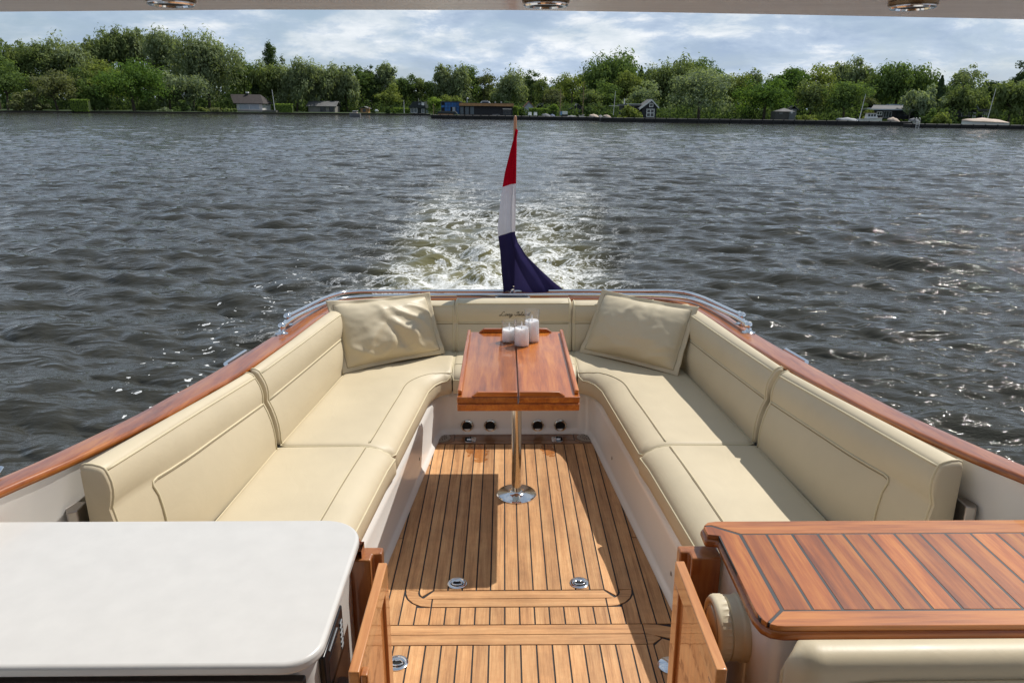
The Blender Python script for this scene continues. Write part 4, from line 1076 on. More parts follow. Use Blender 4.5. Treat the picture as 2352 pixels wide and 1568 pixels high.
# ------------------------------------------------------------------ trees
LEAF = {k: m_leaf('leaf_'+k, tuple(lerp(lerp(q, m_, .32), (c[0]+c[1])/2, .10)*1.85+.009 for q, m_ in zip(c, (.066, .094, .032)))) for k, c in {  # distance haze is folded into the leaf colours, greyed and lifted
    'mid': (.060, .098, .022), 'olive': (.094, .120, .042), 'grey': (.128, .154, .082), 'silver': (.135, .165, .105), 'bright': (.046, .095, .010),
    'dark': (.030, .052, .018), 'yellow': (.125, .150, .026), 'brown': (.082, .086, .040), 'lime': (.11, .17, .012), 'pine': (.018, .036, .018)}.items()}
BARK = m_plain('bark', (.07, .055, .04), .9, var=.3, scale=2, bmp=.3)
trng = np.random.default_rng(5)
def leaf_quads(C, Nn, size, stretch, rnd, droop, rg):
    """C (n,3) centres, Nn (n,3) facing; returns verts, faces"""
    n = len(C)
    Nn = Nn/np.maximum(1e-6, np.linalg.norm(Nn, axis=1))[:, None]
    up = np.stack([rg.normal(0, .5, n), rg.normal(0, .5, n), np.full(n, 1.0 if droop else .35)], -1)
    if not droop: up += rg.normal(0, .6, (n, 3))
    t = np.cross(up, Nn); t /= np.maximum(1e-6, np.linalg.norm(t, axis=1))[:, None]
    b = np.cross(Nn, t)
    sz = size*rg.uniform(.6, 1.4, n)[:, None]
    a = sz*t; c = sz*stretch*b
    k = rg.uniform(.2, .8, n)[:, None]
    V = np.stack([C-c, C+a*.8+c*(k-.5)*.6, C+c, C-a*.8+c*(.5-k)*.6], 1).reshape(-1, 3)
    return V
def crown_mesh(kind, w, h, seed, dens=1.0):
    """foliage for a crown of width w and height h, its base at z=0"""
    rg = np.random.default_rng(seed)
    C, Nn, R = [], [], []
    lf = .175 if kind != 'conifer' else .20
    if kind == 'conifer':
        n = int(1500*dens*max(1, w*h/40))
        t = rg.uniform(0, 1, n)**.8; rad = w/2*(1-t)**.85*(.75+.25*np.abs(np.sin(t*h*2.2+rg.uniform(0, .5, n))))
        a = rg.uniform(0, 6.283, n); q = rad*np.sqrt(rg.uniform(.25, 1, n))
        p = np.stack([q*np.cos(a), q*np.sin(a), t*h-.3*q], -1); C.append(p); Nn.append(np.stack([np.cos(a), np.sin(a), np.full(n, .5)], -1)+rg.normal(0, .4, (n, 3))); R.append(rg.uniform(.1, .9, n))
    else:
        nb = {'round': 62, 'willow': 70, 'poplar': 40, 'lacy': 62, 'bush': 26}[kind]
        nb = int(nb*min(1.5, max(.6, (w*h/60)**.5)))
        per = int(np.clip((7600 if kind != 'lacy' else 4600)*dens*(w*h/80.)**.85, 900, 17000)/nb)
        base_r = (.5*w*.5*h*.5*w)**(1/3)
        for i in range(nb):
            if kind == 'poplar':
                th = (i+rg.uniform(0, 1))/nb; a = rg.uniform(0, 6.283); prof = .62+.38*math.sin(math.pi*min(1, .18+th*.80))**.8
                rr = w/2*prof*rg.uniform(.1, .62); c = np.array([rr*math.cos(a), rr*math.sin(a), h*(.05+.88*th)]); ell = np.array([.85, .85, 2.0]); br = w*rg.uniform(.14, .22)
            else:
                d = rg.normal(0, 1, 3); d /= np.linalg.norm(d); d[2] = d[2] if d[2] > -.5 else -d[2]*.6
                if kind == 'bush': d[2] = abs(d[2])
                br = base_r*rg.uniform(.16, .36)*(1.0 if kind != 'lacy' else .8)
                # nothing is a clean dome: each lobe pushes out by its own amount
                q = rg.uniform(.30, .86)*(1+.16*math.sin(d[0]*4+seed)+.12*math.sin(d[2]*6+seed*2))
                cz = .50 if kind != 'bush' else .02
                if d[2] < 0 and kind != 'bush':            # skirts reach down nearly as wide as the middle
                    hx = max(1e-6, math.hypot(d[0], d[1])); k_ = (.82+.18*(1+d[2]))/hx; d[0] *= k_; d[1] *= k_; d[2] *= 1.75
                c = np.array([d[0]*w/2*q, d[1]*w/2*q, h*(cz+(.50 if kind != 'bush' else .9)*d[2]*q)])
                ell = np.array([1.1, 1.1, .85])
                if kind == 'willow': ell = np.array([.8, .8, 1.35]); c[0] += .04*h*max(0, d[2])
            n = int(per*rg.uniform(.6, 1.4)*(br/base_r/.26)**1.4)
            dd = rg.normal(0, 1, (n, 3)); dd /= np.linalg.norm(dd, axis=1)[:, None]
            lump = 1+.30*np.sin(dd[:, 0]*5+i)*np.sin(dd[:, 1]*6+i*2)+.20*np.sin(dd[:, 2]*9+i*3+dd[:, 0]*7)
            rad = br*lump*(rg.uniform(.12, 1.0, n)**.42)*np.where(rg.uniform(0, 1, n) < .16, rg.uniform(1.0, 1.28, n), 1)
            p = c+dd*rad[:, None]*ell
            if kind == 'willow': p[:, 2] -= .22*br*np.abs(rg.normal(0, 1, n)); p[:, 0] += .10*np.maximum(0, p[:, 2]-h*.55)*.4
            keep = p[:, 2] > (-.2 if kind != 'bush' else 0.0)
            p, dd = p[keep], dd[keep]
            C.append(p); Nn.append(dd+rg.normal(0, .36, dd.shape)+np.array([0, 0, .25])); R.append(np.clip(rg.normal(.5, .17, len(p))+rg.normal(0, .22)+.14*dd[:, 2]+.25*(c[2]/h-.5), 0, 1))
    C = np.concatenate(C); Nn = np.concatenate(Nn); R = np.concatenate(R)
    top = np.percentile(C[:, 2], 99.6); C[:, 2] *= h/top
    wid = np.percentile(np.abs(C[:, 0]), 97.5)*2; C[:, 0] *= w/wid; C[:, 1] *= w/wid
    st = {'willow': 1.9, 'poplar': 1.4, 'conifer': 1.0, 'round': 1.0, 'lacy': 1.1, 'bush': 1.1}[kind]
    V = leaf_quads(C, Nn, lf, st, R, kind == 'willow', rg)
    return V, R
def np_mesh(name, V, R, mat, parent=None, off=(0, 0, 0), loc=None):
    n = len(V)//4
    me = bpy.data.meshes.new(name); me.vertices.add(len(V)); me.vertices.foreach_set('co', (V+np.array(off)).astype(np.float32).ravel())
    me.loops.add(len(V)); me.loops.foreach_set('vertex_index', np.arange(len(V), dtype=np.int32))
    me.polygons.add(n); me.polygons.foreach_set('loop_start', np.arange(0, len(V), 4, dtype=np.int32)); me.update(calc_edges=True)
    at = me.attributes.new('rnd', 'FLOAT', 'FACE'); at.data.foreach_set('value', R.astype(np.float32))
    me.materials.append(mat); o = bpy.data.objects.new(name, me); COL.objects.link(o)
    if parent is not None: o.parent = parent; ORG[o.name] = ORG[parent.name]
    else: _reg(o, loc)
    return o
tree_seed = [100]
def tree(px, ytop, wpx, ybase, d, kind, leaf, label, name=None, group=None, clear=.12):
    """px etc. in picture units at distance d: only used to choose where it stands and how big it is"""
    s = sc_(d)*(1.16 if kind in ('round', 'willow') else 1.08); x = fx(px, d); zb = LAND_Z if d > 100 else LAND_Z
    top = fz(px, ytop, d); w = wpx*s; hgt = top-zb
    low = max(0.0, min(hgt*.4, (fz(px, ybase, d)-zb)*.6)) if ybase else hgt*clear
    bush = kind == 'bush'
    nm = name or {'round': 'leafy_tree', 'lacy': 'leafy_tree', 'willow': 'willow_tree', 'poplar': 'poplar_tree', 'conifer': 'conifer_tree', 'bush': 'bush'}[kind]
    tree_seed[0] += 1; sd = tree_seed[0]
    V, R = crown_mesh(kind, w, hgt-low, sd)
    root = thing(nm, label, 'bush' if bush else 'tree', (x, d, zb), group)
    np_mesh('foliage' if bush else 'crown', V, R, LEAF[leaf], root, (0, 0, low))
    rg = random.Random(sd); r0 = max(.07, min(.32, w*.03))
    k = MB(); hh = low+(hgt-low)*(.45 if bush else .72)
    mid = (x+rg.uniform(-.4, .4), d+.1, zb+hh*.5)
    k.tube([(x, d, zb-.2), mid, (x+rg.uniform(-.5, .5), d, zb+hh)], [r0, r0*.7, r0*.25], 7)
    for i in range(2 if bush else 4):
        a = rg.uniform(0, 6.28); f = rg.uniform(.4, .75)
        p0 = Vector((lerp(x, mid[0], min(1, f*2)), d, zb+hh*f)); k.tube([p0, p0+Vector((math.cos(a)*w*.13, math.sin(a)*w*.13, hgt*.08)), p0+Vector((math.cos(a)*w*.26, math.sin(a)*w*.26, hgt*.2))], [r0*.45, r0*.3, r0*.1], 5)
    k.build('stem' if bush else 'trunk', BARK, root, smooth=60)
    return root
TREES = [
 # zoom strip, x, top, width, base, distance, kind, leaf, label
 (1, 10, 272, 150, 700, 152, 'round', 'mid', 'tall green tree cut by the left edge of the view'),
 (1, 150, 287, 190, 640, 166, 'willow', 'olive', 'olive tree with ragged top, second from the far left'),
 (1, 325, 288, 200, 660, 164, 'round', 'olive', 'broad olive tree left of the tall grey-green willows'),
 (1, 505, 266, 230, 640, 168, 'willow', 'grey', 'grey-green willow with twin peaks left of the tallest group'),
 (1, 660, 268, 150, 560, 178, 'willow', 'olive', 'slim olive willow at the shoulder of the tallest group'),
 (1, 815, 195, 210, 520, 182, 'willow', 'olive', 'tallest dark-topped tree above the bright round tree'),
 (1, 955, 206, 150, 520, 184, 'willow', 'grey', 'pale willow crest just right of the tallest tree'),
 (1, 1050, 202, 110, 520, 188, 'lacy', 'olive', 'thin see-through tree between two tall willow crests'),
 (1, 1170, 208, 210, 620, 180, 'willow', 'grey', 'tall grey-green willow above the silvery bushes'),
 (1, 1440, 234, 360, 735, 174, 'willow', 'grey', 'huge dense willow left of the pale cottage'),
 (1, 60, 425, 270, 762, 146, 'round', 'mid', 'low dark tree at the waterline on the far left'),
 (1, 225, 600, 190, 766, 143, 'bush', 'brown', 'brownish waterside bush at the far left'),
 (1, 400, 488, 230, 762, 148, 'round', 'brown', 'brown-green tree over the water left of the first hedge'),
 (1, 585, 470, 170, 690, 160, 'round', 'dark', 'dark tree above the bright hedge on the left'),
 (1, 735, 415, 260, 650, 164, 'round', 'yellow', 'yellow-green tree behind the bright round tree'),
 (1, 650, 560, 170, 758, 153, 'bush', 'mid', 'dark bush at the waterline between hedge and bright round tree'),
 (1, 925, 415, 370, 764, 156, 'round', 'bright', 'bright green dome-shaped tree at the left waterline'),
 (1, 1170, 498, 210, 755, 163, 'willow', 'silver', 'silvery drooping willow bush right of the bright dome tree'),
 (1, 1330, 520, 190, 752, 166, 'round', 'silver', 'pale silver shrub-like tree in front of the huge willow'),
 (1, 1690, 400, 180, 690, 188, 'round', 'mid', 'green tree directly behind the pale cottage'),
 (1, 1765, 535, 80, 700, 184, 'conifer', 'pine', 'small dark conifer behind the pale cottage roof'),
 (1, 1885, 294, 92, 560, 212, 'poplar', 'dark', 'dark columnar poplar rising alone above the willows'),
 (1, 1890, 430, 230, 700, 184, 'willow', 'olive', 'olive willow below the columnar poplar'),
 (1, 2040, 402, 220, 760, 180, 'willow', 'grey', 'grey willow right of the bright square hedge'),
 (1, 2200, 440, 200, 740, 184, 'willow', 'grey', 'leaning willow shading the low white cottage'),
 (1, 2330, 468, 150, 740, 190, 'willow', 'olive', 'olive willow just right of the low white cottage'),
 (2, 35, 465, 130, 765, 186, 'willow', 'grey', 'weeping willow behind the small white motorboat'),
 (2, 130, 455, 110, 760, 196, 'round', 'mid', 'slim green tree behind the tiny wooden shed'),
 (2, 200, 457, 90, 760, 198, 'round', 'dark', 'slim dark tree right of the tiny wooden shed'),
 (2, 300, 437, 110, 760, 200, 'willow', 'grey', 'pale pointed tree above the small yellow-green tree'),
 (2, 415, 518, 160, 760, 204, 'round', 'mid', 'green tree behind the white pole and long hedge'),
 (2, 515, 540, 120, 720, 206, 'round', 'olive', 'lower olive tree at the gap in the skyline'),
 (2, 325, 578, 130, 765, 186, 'round', 'yellow', 'small yellow-green tree left of the white pole'),
 (2, 640, 560, 150, 720, 205, 'round', 'dark', 'dark tree just right of the skyline gap'),
 (2, 675, 450, 110, 700, 200, 'willow', 'grey', 'leaning grey tree behind the blue-wrapped house'),
 (2, 790, 450, 150, 740, 198, 'willow', 'grey', 'grey willow behind the left end of the houseboat'),
 (2, 865, 456, 140, 740, 202, 'round', 'mid', 'green tree behind the glazed end of the houseboat'),
 (2, 975, 480, 160, 740, 204, 'lacy', 'brown', 'thin brownish tree behind the middle of the houseboat'),
 (2, 1140, 478, 180, 760, 196, 'willow', 'grey', 'rounded willow behind the right end of the houseboat'),
 (2, 1285, 484, 140, 740, 206, 'lacy', 'dark', 'lacy dark tree behind the white gabled house'),
 (2, 1375, 535, 130, 760, 200, 'lacy', 'olive', 'loose olive tree left of the tall wooden mast'),
 (2, 1470, 550, 140, 760, 205, 'round', 'mid', 'mid green tree behind the ball-shaped topiary'),
 (2, 1560, 498, 210, 740, 196, 'lacy', 'yellow', 'sparse yellow-green tree left of the great central tree'),
 (2, 1645, 505, 120, 740, 208, 'lacy', 'dark', 'sparse dark tree touching the great central tree'),
 (2, 1835, 356, 300, 770, 178, 'willow', 'mid', 'great domed tree right of the centre, tallest there'),
 (2, 1800, 560, 170, 780, 165, 'round', 'mid', 'leafy tree in front of the great domed tree'),
 (2, 1700, 615, 120, 775, 160, 'round', 'olive', 'low olive tree behind the moored boats'),
 (2, 1945, 498, 190, 770, 170, 'round', 'yellow', 'yellowish tree at the right foot of the great domed tree'),
 (2, 2030, 455, 110, 700, 190, 'conifer', 'pine', 'dark conifer right of the great domed tree'),
 (2, 2115, 478, 130, 700, 192, 'round', 'dark', 'dark tree left of the large willow by the black cabin'),
 (2, 2275, 402, 330, 770, 172, 'willow', 'olive', 'large willow behind the black cabin'),
 (2, 2060, 558, 190, 735, 156, 'lacy', 'silver', 'pale light tree behind the low wing of the black cabin'),
 (2, 1440, 615, 110, 775, 170, 'round', 'brown', 'brown-leaved tree behind the ball-shaped topiary'),
 (2, 640, 668, 95, 770, 160, 'round', 'lime', 'small vivid green tree left of the blue-wrapped house'),
 (2, 745, 658, 130, 740, 168, 'round', 'yellow', 'small yellow-green tree behind the blue-wrapped house'),
 (3, 120, 478, 350, 815, 137, 'round', 'silver', 'wide silvery tree hanging over the dock right of the black cabin'),
 (3, 60, 405, 240, 640, 176, 'round', 'mid', 'green tree crest above the wide silvery tree'),
 (3, 205, 478, 110, 720, 170, 'round', 'bright', 'bright green tree at the right shoulder of the wide silvery tree'),
 (3, 335, 508, 200, 780, 160, 'round', 'yellow', 'yellow-green tree between the silvery tree and the bright broad one'),
 (3, 480, 470, 120, 640, 180, 'lacy', 'grey', 'sparse grey tree poking above the right-hand wood'),
 (3, 570, 535, 330, 800, 144, 'round', 'bright', 'broad bright tree left of the grey sheds'),
 (3, 635, 478, 130, 700, 170, 'lacy', 'olive', 'olive tree crest above the broad bright tree'),
 (3, 735, 468, 170, 760, 160, 'round', 'bright', 'tall bright tree behind the grey sheds'),
 (3, 800, 482, 110, 640, 182, 'lacy', 'dark', 'lacy dark tree peeping right of the tall bright tree'),
 (3, 930, 440, 230, 760, 162, 'lacy', 'yellow', 'yellowish tree with spiky top right of the sheds'),
 (3, 1065, 430, 130, 640, 172, 'willow', 'grey', 'pale willow crest right of the spiky yellowish tree'),
 (3, 1170, 398, 170, 700, 168, 'willow', 'grey', 'tall pale willow left of the leaning mast'),
 (3, 880, 560, 210, 800, 143, 'round', 'olive', 'olive waterside tree above the reeds'),
 (3, 1120, 555, 260, 812, 140, 'round', 'mid', 'dense dark-footed tree left of the leaning mast'),
 (3, 1280, 508, 130, 740, 164, 'round', 'olive', 'narrow olive tree left of the long bungalow'),
 (3, 1265, 640, 100, 770, 152, 'round', 'brown', 'brownish small tree beside the leaning mast'),
 (3, 1468, 434, 300, 730, 160, 'willow', 'mid', 'great dark dome tree behind the long bungalow'),
 (3, 1665, 520, 130, 740, 166, 'round', 'mid', 'green tree right of the great dark dome tree'),
 (3, 1655, 598, 180, 765, 137, 'willow', 'silver', 'pale willow at the right end of the long bungalow'),
 (3, 1750, 522, 120, 760, 150, 'conifer', 'pine', 'dark pointed conifer right of the pale willow'),
 (3, 1905, 448, 190, 660, 156, 'lacy', 'grey', 'thin birch with an airy top left of the white flagpole'),
 (3, 1930, 575, 220, 800, 140, 'willow', 'olive', 'olive weeping tree in front of the airy birch'),
 (3, 2050, 560, 90, 740, 165, 'conifer', 'pine', 'dark conifer behind the white flagpole'),
 (3, 2130, 556, 130, 740, 168, 'round', 'dark', 'dark round tree right of the white flagpole top'),
 (3, 2325, 425, 150, 660, 158, 'round', 'pine', 'blackish tree in the far right corner'),
 (3, 2255, 555, 240, 800, 132, 'willow', 'olive', 'spreading willow above the covered white boat'),
 (3, 2355, 520, 190, 800, 140, 'willow', 'grey', 'willow cut by the right edge of the view'),
 (3, 2060, 658, 100, 760, 150, 'round', 'lime', 'vivid green shrub-like tree left of the white flagpole'),
]
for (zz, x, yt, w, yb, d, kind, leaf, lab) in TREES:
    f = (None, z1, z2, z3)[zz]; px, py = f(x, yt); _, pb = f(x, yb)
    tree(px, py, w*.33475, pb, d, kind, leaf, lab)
BUSHES = [
 (1, 1120, 738, 110, 158, 'silver', 'low grey shrub at the water left of the pale cottage'),
 (1, 1258, 690, 90, 161, 'mid', 'upright green shrub in front of the silver shrub-like tree'),
 (1, 1205, 742, 60, 159, 'mid', 'small round shrub left of the upright green shrub'),
 (1, 1395, 738, 70, 161, 'yellow', 'yellowish low shrub left of the pale cottage'),
 (1, 1470, 738, 110, 162, 'brown', 'brownish low shrub row beside the pale cottage'),
 (1, 1580, 744, 90, 163, 'olive', 'olive low shrub touching the pale cottage'),
 (2, 320, 735, 60, 176, 'mid', 'round green bush left of the white pole'),
 (2, 212, 757, 26, 178, 'dark', 'tiny dark bush right of the wooden shed'),
 (2, 1235, 740, 46, 148, 'mid', 'dark shrub against the clipped hedge by the houseboat'),
 (2, 1962, 728, 150, 134, 'yellow', 'yellow-brown reedy bush left of the black cabin'),
 (3, 1262, 755, 70, 138, 'yellow', 'yellow-green bush left of the long bungalow'),
 (3, 1705, 745, 120, 132, 'mid', 'green bush left of the bent branches by the right jetty'),
 (3, 1790, 775, 120, 128, 'yellow', 'yellow-green bush behind the right jetty'),
 (3, 2135, 788, 50, 130, 'yellow', 'small yellow bush at the foot of the white flagpole'),
 (3, 860, 790, 130, 132, 'yellow', 'reeds in front of the olive waterside tree'),
]
for (zz, x, yt, w, d, leaf, lab) in BUSHES:
    f = (None, z1, z2, z3)[zz]; px, py = f(x, yt)
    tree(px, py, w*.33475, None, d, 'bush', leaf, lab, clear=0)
# clipped ball on a stem
tree(z2(1448)[0], z2(0, 718)[1], 46*.33475, z2(0, 757)[1], 148, 'round', 'lime', 'clipped ball-shaped topiary on a stem left of the wooden mast', name='topiary_tree')
# clipped hedges
def hedge(x0, x1, yt, d, label, f, leaf='lime'):
    a, b = fx(f(x0)[0], d), fx(f(x1)[0], d); top = fz(f((x0+x1)/2)[0], f(0, yt)[1], d)
    rg = np.random.default_rng(int(x0)+9); h = top-LAND_Z; w = b-a; n = int(90*w*h+80)
    face = rg.uniform(0, 1, n) < .72
    p = np.stack([rg.uniform(0, w, n), np.where(face, rg.normal(0, .05, n), rg.uniform(0, 1.0, n)), np.where(face, rg.uniform(0, h, n), h+rg.normal(0, .06, n))], -1)
    nn = np.where(face[:, None], np.array([[0, -1, .15]]), np.array([[0, -.1, 1]]))+rg.normal(0, .45, (n, 3))
    V = leaf_quads(p, nn, .13, 1.0, None, False, rg)
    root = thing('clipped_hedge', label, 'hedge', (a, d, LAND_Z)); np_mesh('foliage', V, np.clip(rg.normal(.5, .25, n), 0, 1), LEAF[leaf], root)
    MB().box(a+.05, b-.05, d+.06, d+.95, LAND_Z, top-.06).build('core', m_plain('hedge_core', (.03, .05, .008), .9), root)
hedge(492, 612, 686, 144.5, 'bright clipped hedge at the left waterline', z1)
hedge(1890, 2008, 716, 168, 'square bright hedge right of the pale cottage', z1)
hedge(345, 455, 745, 182, 'long low bright hedge behind the white pole', z2)
hedge(1165, 1203, 735, 146, 'first clipped hedge block at the end of the houseboat', z2)
hedge(1207, 1240, 742, 150, 'short hedge block right of the first one by the houseboat', z2)
hedge(1274, 1333, 745, 147, 'bright hedge block in front of the white gabled house', z2)
hedge(1337, 1405, 748, 147, 'rightmost clipped hedge block near the ball topiary', z2)
hedge(1406, 1470, 757, 152, 'low dark hedge under the ball topiary', z2, 'mid')

# a far wood that reads as one mass behind the single trees
wr = np.random.default_rng(21); C, Nn, R = [], [], []
SKY = [(0, 400), (300, 400), (700, 400), (1100, 380), (1500, 420), (1900, 470), (2352+0, 500), (2352+200, 520), (2900, 560), (2352+700, 520), (2352+1300, 560), (2352+1700, 520), (2352+2100, 560), (2352+2352, 560), (2352*2+300, 540), (2352*2+900, 530), (2352*2+1500, 540), (2352*2+2352, 580)]
for i in range(900):
    u = wr.uniform(-500, 2352*2.99+400); px = u*.33475 if u < 2352*3 else u*.33475
    d = wr.uniform(205, 245); yt = np.interp(u, [s[0] for s in SKY], [s[1] for s in SKY])*.33475+wr.uniform(0, 26)
    top = fz(px, yt, d); x = fx(px, d); cz = LAND_Z+(top-LAND_Z)*wr.uniform(.15, 1)-1.3; br = wr.uniform(1.4, 2.6)
    n = 190; dd = wr.normal(0, 1, (n, 3)); dd /= np.linalg.norm(dd, axis=1)[:, None]
    p = np.array([x, d, cz])+dd*(br*wr.uniform(.5, 1.05, n)**.5)[:, None]
    C.append(p); Nn.append(dd+wr.normal(0, .5, dd.shape)); R.append(np.clip(wr.normal(.4, .2, n)+wr.normal(0, .15), 0, 1))
C = np.concatenate(C); V = leaf_quads(C, np.concatenate(Nn), .36, 1.1, None, False, wr)
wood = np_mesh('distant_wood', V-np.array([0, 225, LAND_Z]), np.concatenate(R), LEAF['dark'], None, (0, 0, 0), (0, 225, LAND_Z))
tag(wood, 'dark mass of distant woodland filling the gaps behind the shore trees', 'wood', None, 'stuff')
# undergrowth along the bank
C, Nn, R = [], [], []
for i in range(2600):
    px = wr.uniform(-150, 2500); d0 = np.interp(px, [e[0] for e in SHORE], [e[2] for e in SHORE])+wr.uniform(14, 48)
    hgt = wr.uniform(.4, 2.8); x = fx(px, d0); n = 40
    if 985 < px < 1250 and d0 < 165: continue
    dd = wr.normal(0, 1, (n, 3)); dd /= np.linalg.norm(dd, axis=1)[:, None]
    C.append(np.array([x, d0, LAND_Z+hgt*.5])+dd*np.array([1.1, 1.1, hgt*.55])); Nn.append(dd+wr.normal(0, .5, dd.shape)); R.append(np.clip(wr.normal(.45, .25, n), 0, 1))
C = np.concatenate(C); V = leaf_quads(C, np.concatenate(Nn), .20, 1.1, None, False, wr)
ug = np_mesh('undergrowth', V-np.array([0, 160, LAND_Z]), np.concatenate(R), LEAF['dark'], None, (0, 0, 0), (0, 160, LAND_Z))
tag(ug, 'tangled dark undergrowth between the tree trunks along the shore', 'undergrowth', None, 'stuff')

# ------------------------------------------------------------------ buildings
PALEW = m_plain('pale_wall', (.56, .54, .53), .7, var=.08, scale=1.2)
WHITEW = m_plain('white_trim', (.72, .72, .70), .5, var=.06)
BLACKW = m_plain('black_boards', (.016, .016, .020), .6, var=.3, scale=3)
DARKG = m_plain('dark_green_boards', (.014, .022, .022), .6, var=.3, scale=3)
TILE = m_plain('brown_roof_tiles', (.034, .027, .027), .8, var=.3, scale=2.5, bmp=.4, bscale=6)
GREYR = m_plain('grey_roof', (.12, .12, .12), .8, var=.25, scale=1.5)
DARKR = m_plain('dark_roof', (.045, .048, .055), .7, var=.3, scale=1.5)
REDR = m_plain('red_roof', (.22, .09, .055), .8, var=.25, scale=2)
ORWOOD = m_plain('orange_boards', (.36, .19, .075), .6, var=.25, scale=2)
BLUET = m_plain('blue_tarpaulin', (.018, .135, .38), .45, var=.30, scale=1.6)
DOCKM = m_plain('shaded_dock', (.020, .019, .018), .8, var=.35, scale=1.2)  # near black: the shade on the jetty fronts is in the colour
DOCKT = m_plain('dock_top', (.085, .08, .075), .8, var=.3, scale=1.5)
PANE = m_plain('window_glass', (.10, .125, .14), .08, var=.3, scale=.7)
PANED = m_plain('dark_window_glass', (.022, .027, .032), .08, var=.3, scale=.7)
CURT = m_plain('pale_blind', (.33, .37, .42), .25, var=.12, scale=1)
CANV = m_plain('canvas_cover', (.45, .36, .30), .8, var=.12, scale=1.5)
PINKC = m_plain('pale_canvas_cover', (.58, .46, .37), .8, var=.10, scale=1.5)
GREYC = m_plain('grey_canvas_cover', (.16, .165, .18), .8, var=.15)
HULLW = m_plain('white_hull', (.70, .70, .68), .25, var=.05, coat=.4)
HULLD = m_plain('dark_hull', (.02, .024, .035), .3, var=.1, coat=.4)
def px_box(mb, f, x0, x1, y0, y1, d, dep, mat=0, off=0.0):
    """box standing at distance d whose face covers the strip rectangle"""
    xm = f((x0+x1)/2)[0]
    mb.box(fx(f(x0)[0], d), fx(f(x1)[0], d), d+off, d+off+dep, fz(xm, f(0, y1)[1], d), fz(xm, f(0, y0)[1], d), mat); return mb
def base_thing(name, label, cat, f, x, d, z=None): return thing(name, label, cat, (fx(f(x)[0], d), d+2, LAND_Z if z is None else z))
def window(root, f, x0, x1, y0, y1, d, cols=1, rows=1, frame=WHITEW, pane=PANE, fr=.09, name='window'):
    xm = f((x0+x1)/2)[0]; X0, X1 = fx(f(x0)[0], d), fx(f(x1)[0], d); Z0, Z1 = fz(xm, f(0, y1)[1], d), fz(xm, f(0, y0)[1], d)
    mb = MB(); q = d-.09
    for i in range(cols+1):
        x = lerp(X0+fr/2, X1-fr/2, i/cols); mb.box(x-fr/2, x+fr/2, q, q+.07, Z0, Z1)
    xsn = [lerp(X0+fr/2, X1-fr/2, i/cols) for i in range(cols+1)]
    for j in range(rows+1):
        z = lerp(Z0+fr/2, Z1-fr/2, j/rows)
        for i in range(cols): mb.box(xsn[i]+fr/2, xsn[i+1]-fr/2, q+.002, q+.068, z-fr/2, z+fr/2)
    o = mb.build(name, frame, root); MB().box(X0+.01, X1-.01, q+.03, q+.06, Z0+.01, Z1-.01).build('pane', pane, o); return o
def gable(mb, X0, X1, Y0, Y1, ze, zr, ov=.25, th=.14, mat=0, along='y'):
    """pitched roof; ridge along y (gable faces the lake) or along x"""
    if along == 'y':
        xm = (X0+X1)/2; sl = (zr-ze)/((X1-X0)/2)
        for s in (-1, 1):
            xe = X0-ov if s < 0 else X1+ov
            pts = [(xm, Y0-ov, zr), (xe, Y0-ov, ze-sl*ov), (xe, Y0-ov, ze-sl*ov+th), (xm, Y0-ov, zr+th)]
            mb.extrude(pts, (0, Y1-Y0+2*ov, 0), mat)
    else:
        ym = (Y0+Y1)/2; sl = (zr-ze)/((Y1-Y0)/2)
        for s in (-1, 1):
            ye = Y0-ov if s < 0 else Y1+ov
            pts = [(X0-ov, ym, zr), (X0-ov, ye, ze-sl*ov), (X0-ov, ye, ze-sl*ov+th), (X0-ov, ym, zr+th)]
            mb.extrude(pts, (X1-X0+2*ov, 0, 0), mat)
    return mb
# pale cottage on the left
d = 170; f = z1
h = base_thing('cottage', 'pale cottage with dark hipped tile roof and one wide window, far left shore', 'house', f, 1715, d)
X0, X1 = fx(f(1628)[0], d), fx(f(1803)[0], d); xm = f(1715)[0]; ze, zr = fz(xm, f(0, 706)[1], d), fz(xm, f(0, 649)[1], d+3)
MB().box(X0, X1, d, d+6, LAND_Z, ze).build('wall', PALEW, h)
mb = MB(); mb.grid([[(X0-.45, d-.5, ze-.1), (X1+.45, d-.5, ze-.1)], [(fx(f(1590)[0], d+3)+.0, d+3, zr), (fx(f(1797)[0], d+3), d+3, zr)], [(X0-.45, d+6.5, ze-.1), (X1+.45, d+6.5, ze-.1)]])
mb.add([(X0-.45, d-.5, ze-.1), (X0-.45, d+6.5, ze-.1), (fx(f(1590)[0], d+3), d+3, zr)], [(0, 1, 2)]); mb.add([(X1+.45, d-.5, ze-.1), (X1+.45, d+6.5, ze-.1), (fx(f(1797)[0], d+3), d+3, zr)], [(0, 1, 2)])
mb.box(X0-.45, X1+.45, d-.5, d+6.5, ze-.22, ze-.1)
ro = mb.build('roof', TILE, h, smooth=0)
px_box(MB(), f, 1699, 1712, 634, 660, d+2.6, .6).build('chimney', BLACKW, ro); px_box(MB(), f, 1697, 1713, 631, 640, d+2.5, .8).build('chimney_cap', WHITEW, ro)
window(h, f, 1644, 1786, 711, 752, d, cols=2, pane=CURT)
mb = MB(); px_box(mb, f, 1633, 1800, 757, 779, d-3.5, 3.4); mb.build('terrace', m_plain('stone_terrace', (.20, .185, .19), .8, var=.2, scale=1), h)
mb = MB(); px_box(mb, f, 1801, 1895, 758, 779, d-4, 3.0); mb.build('terrace_wall', DOCKT, h)
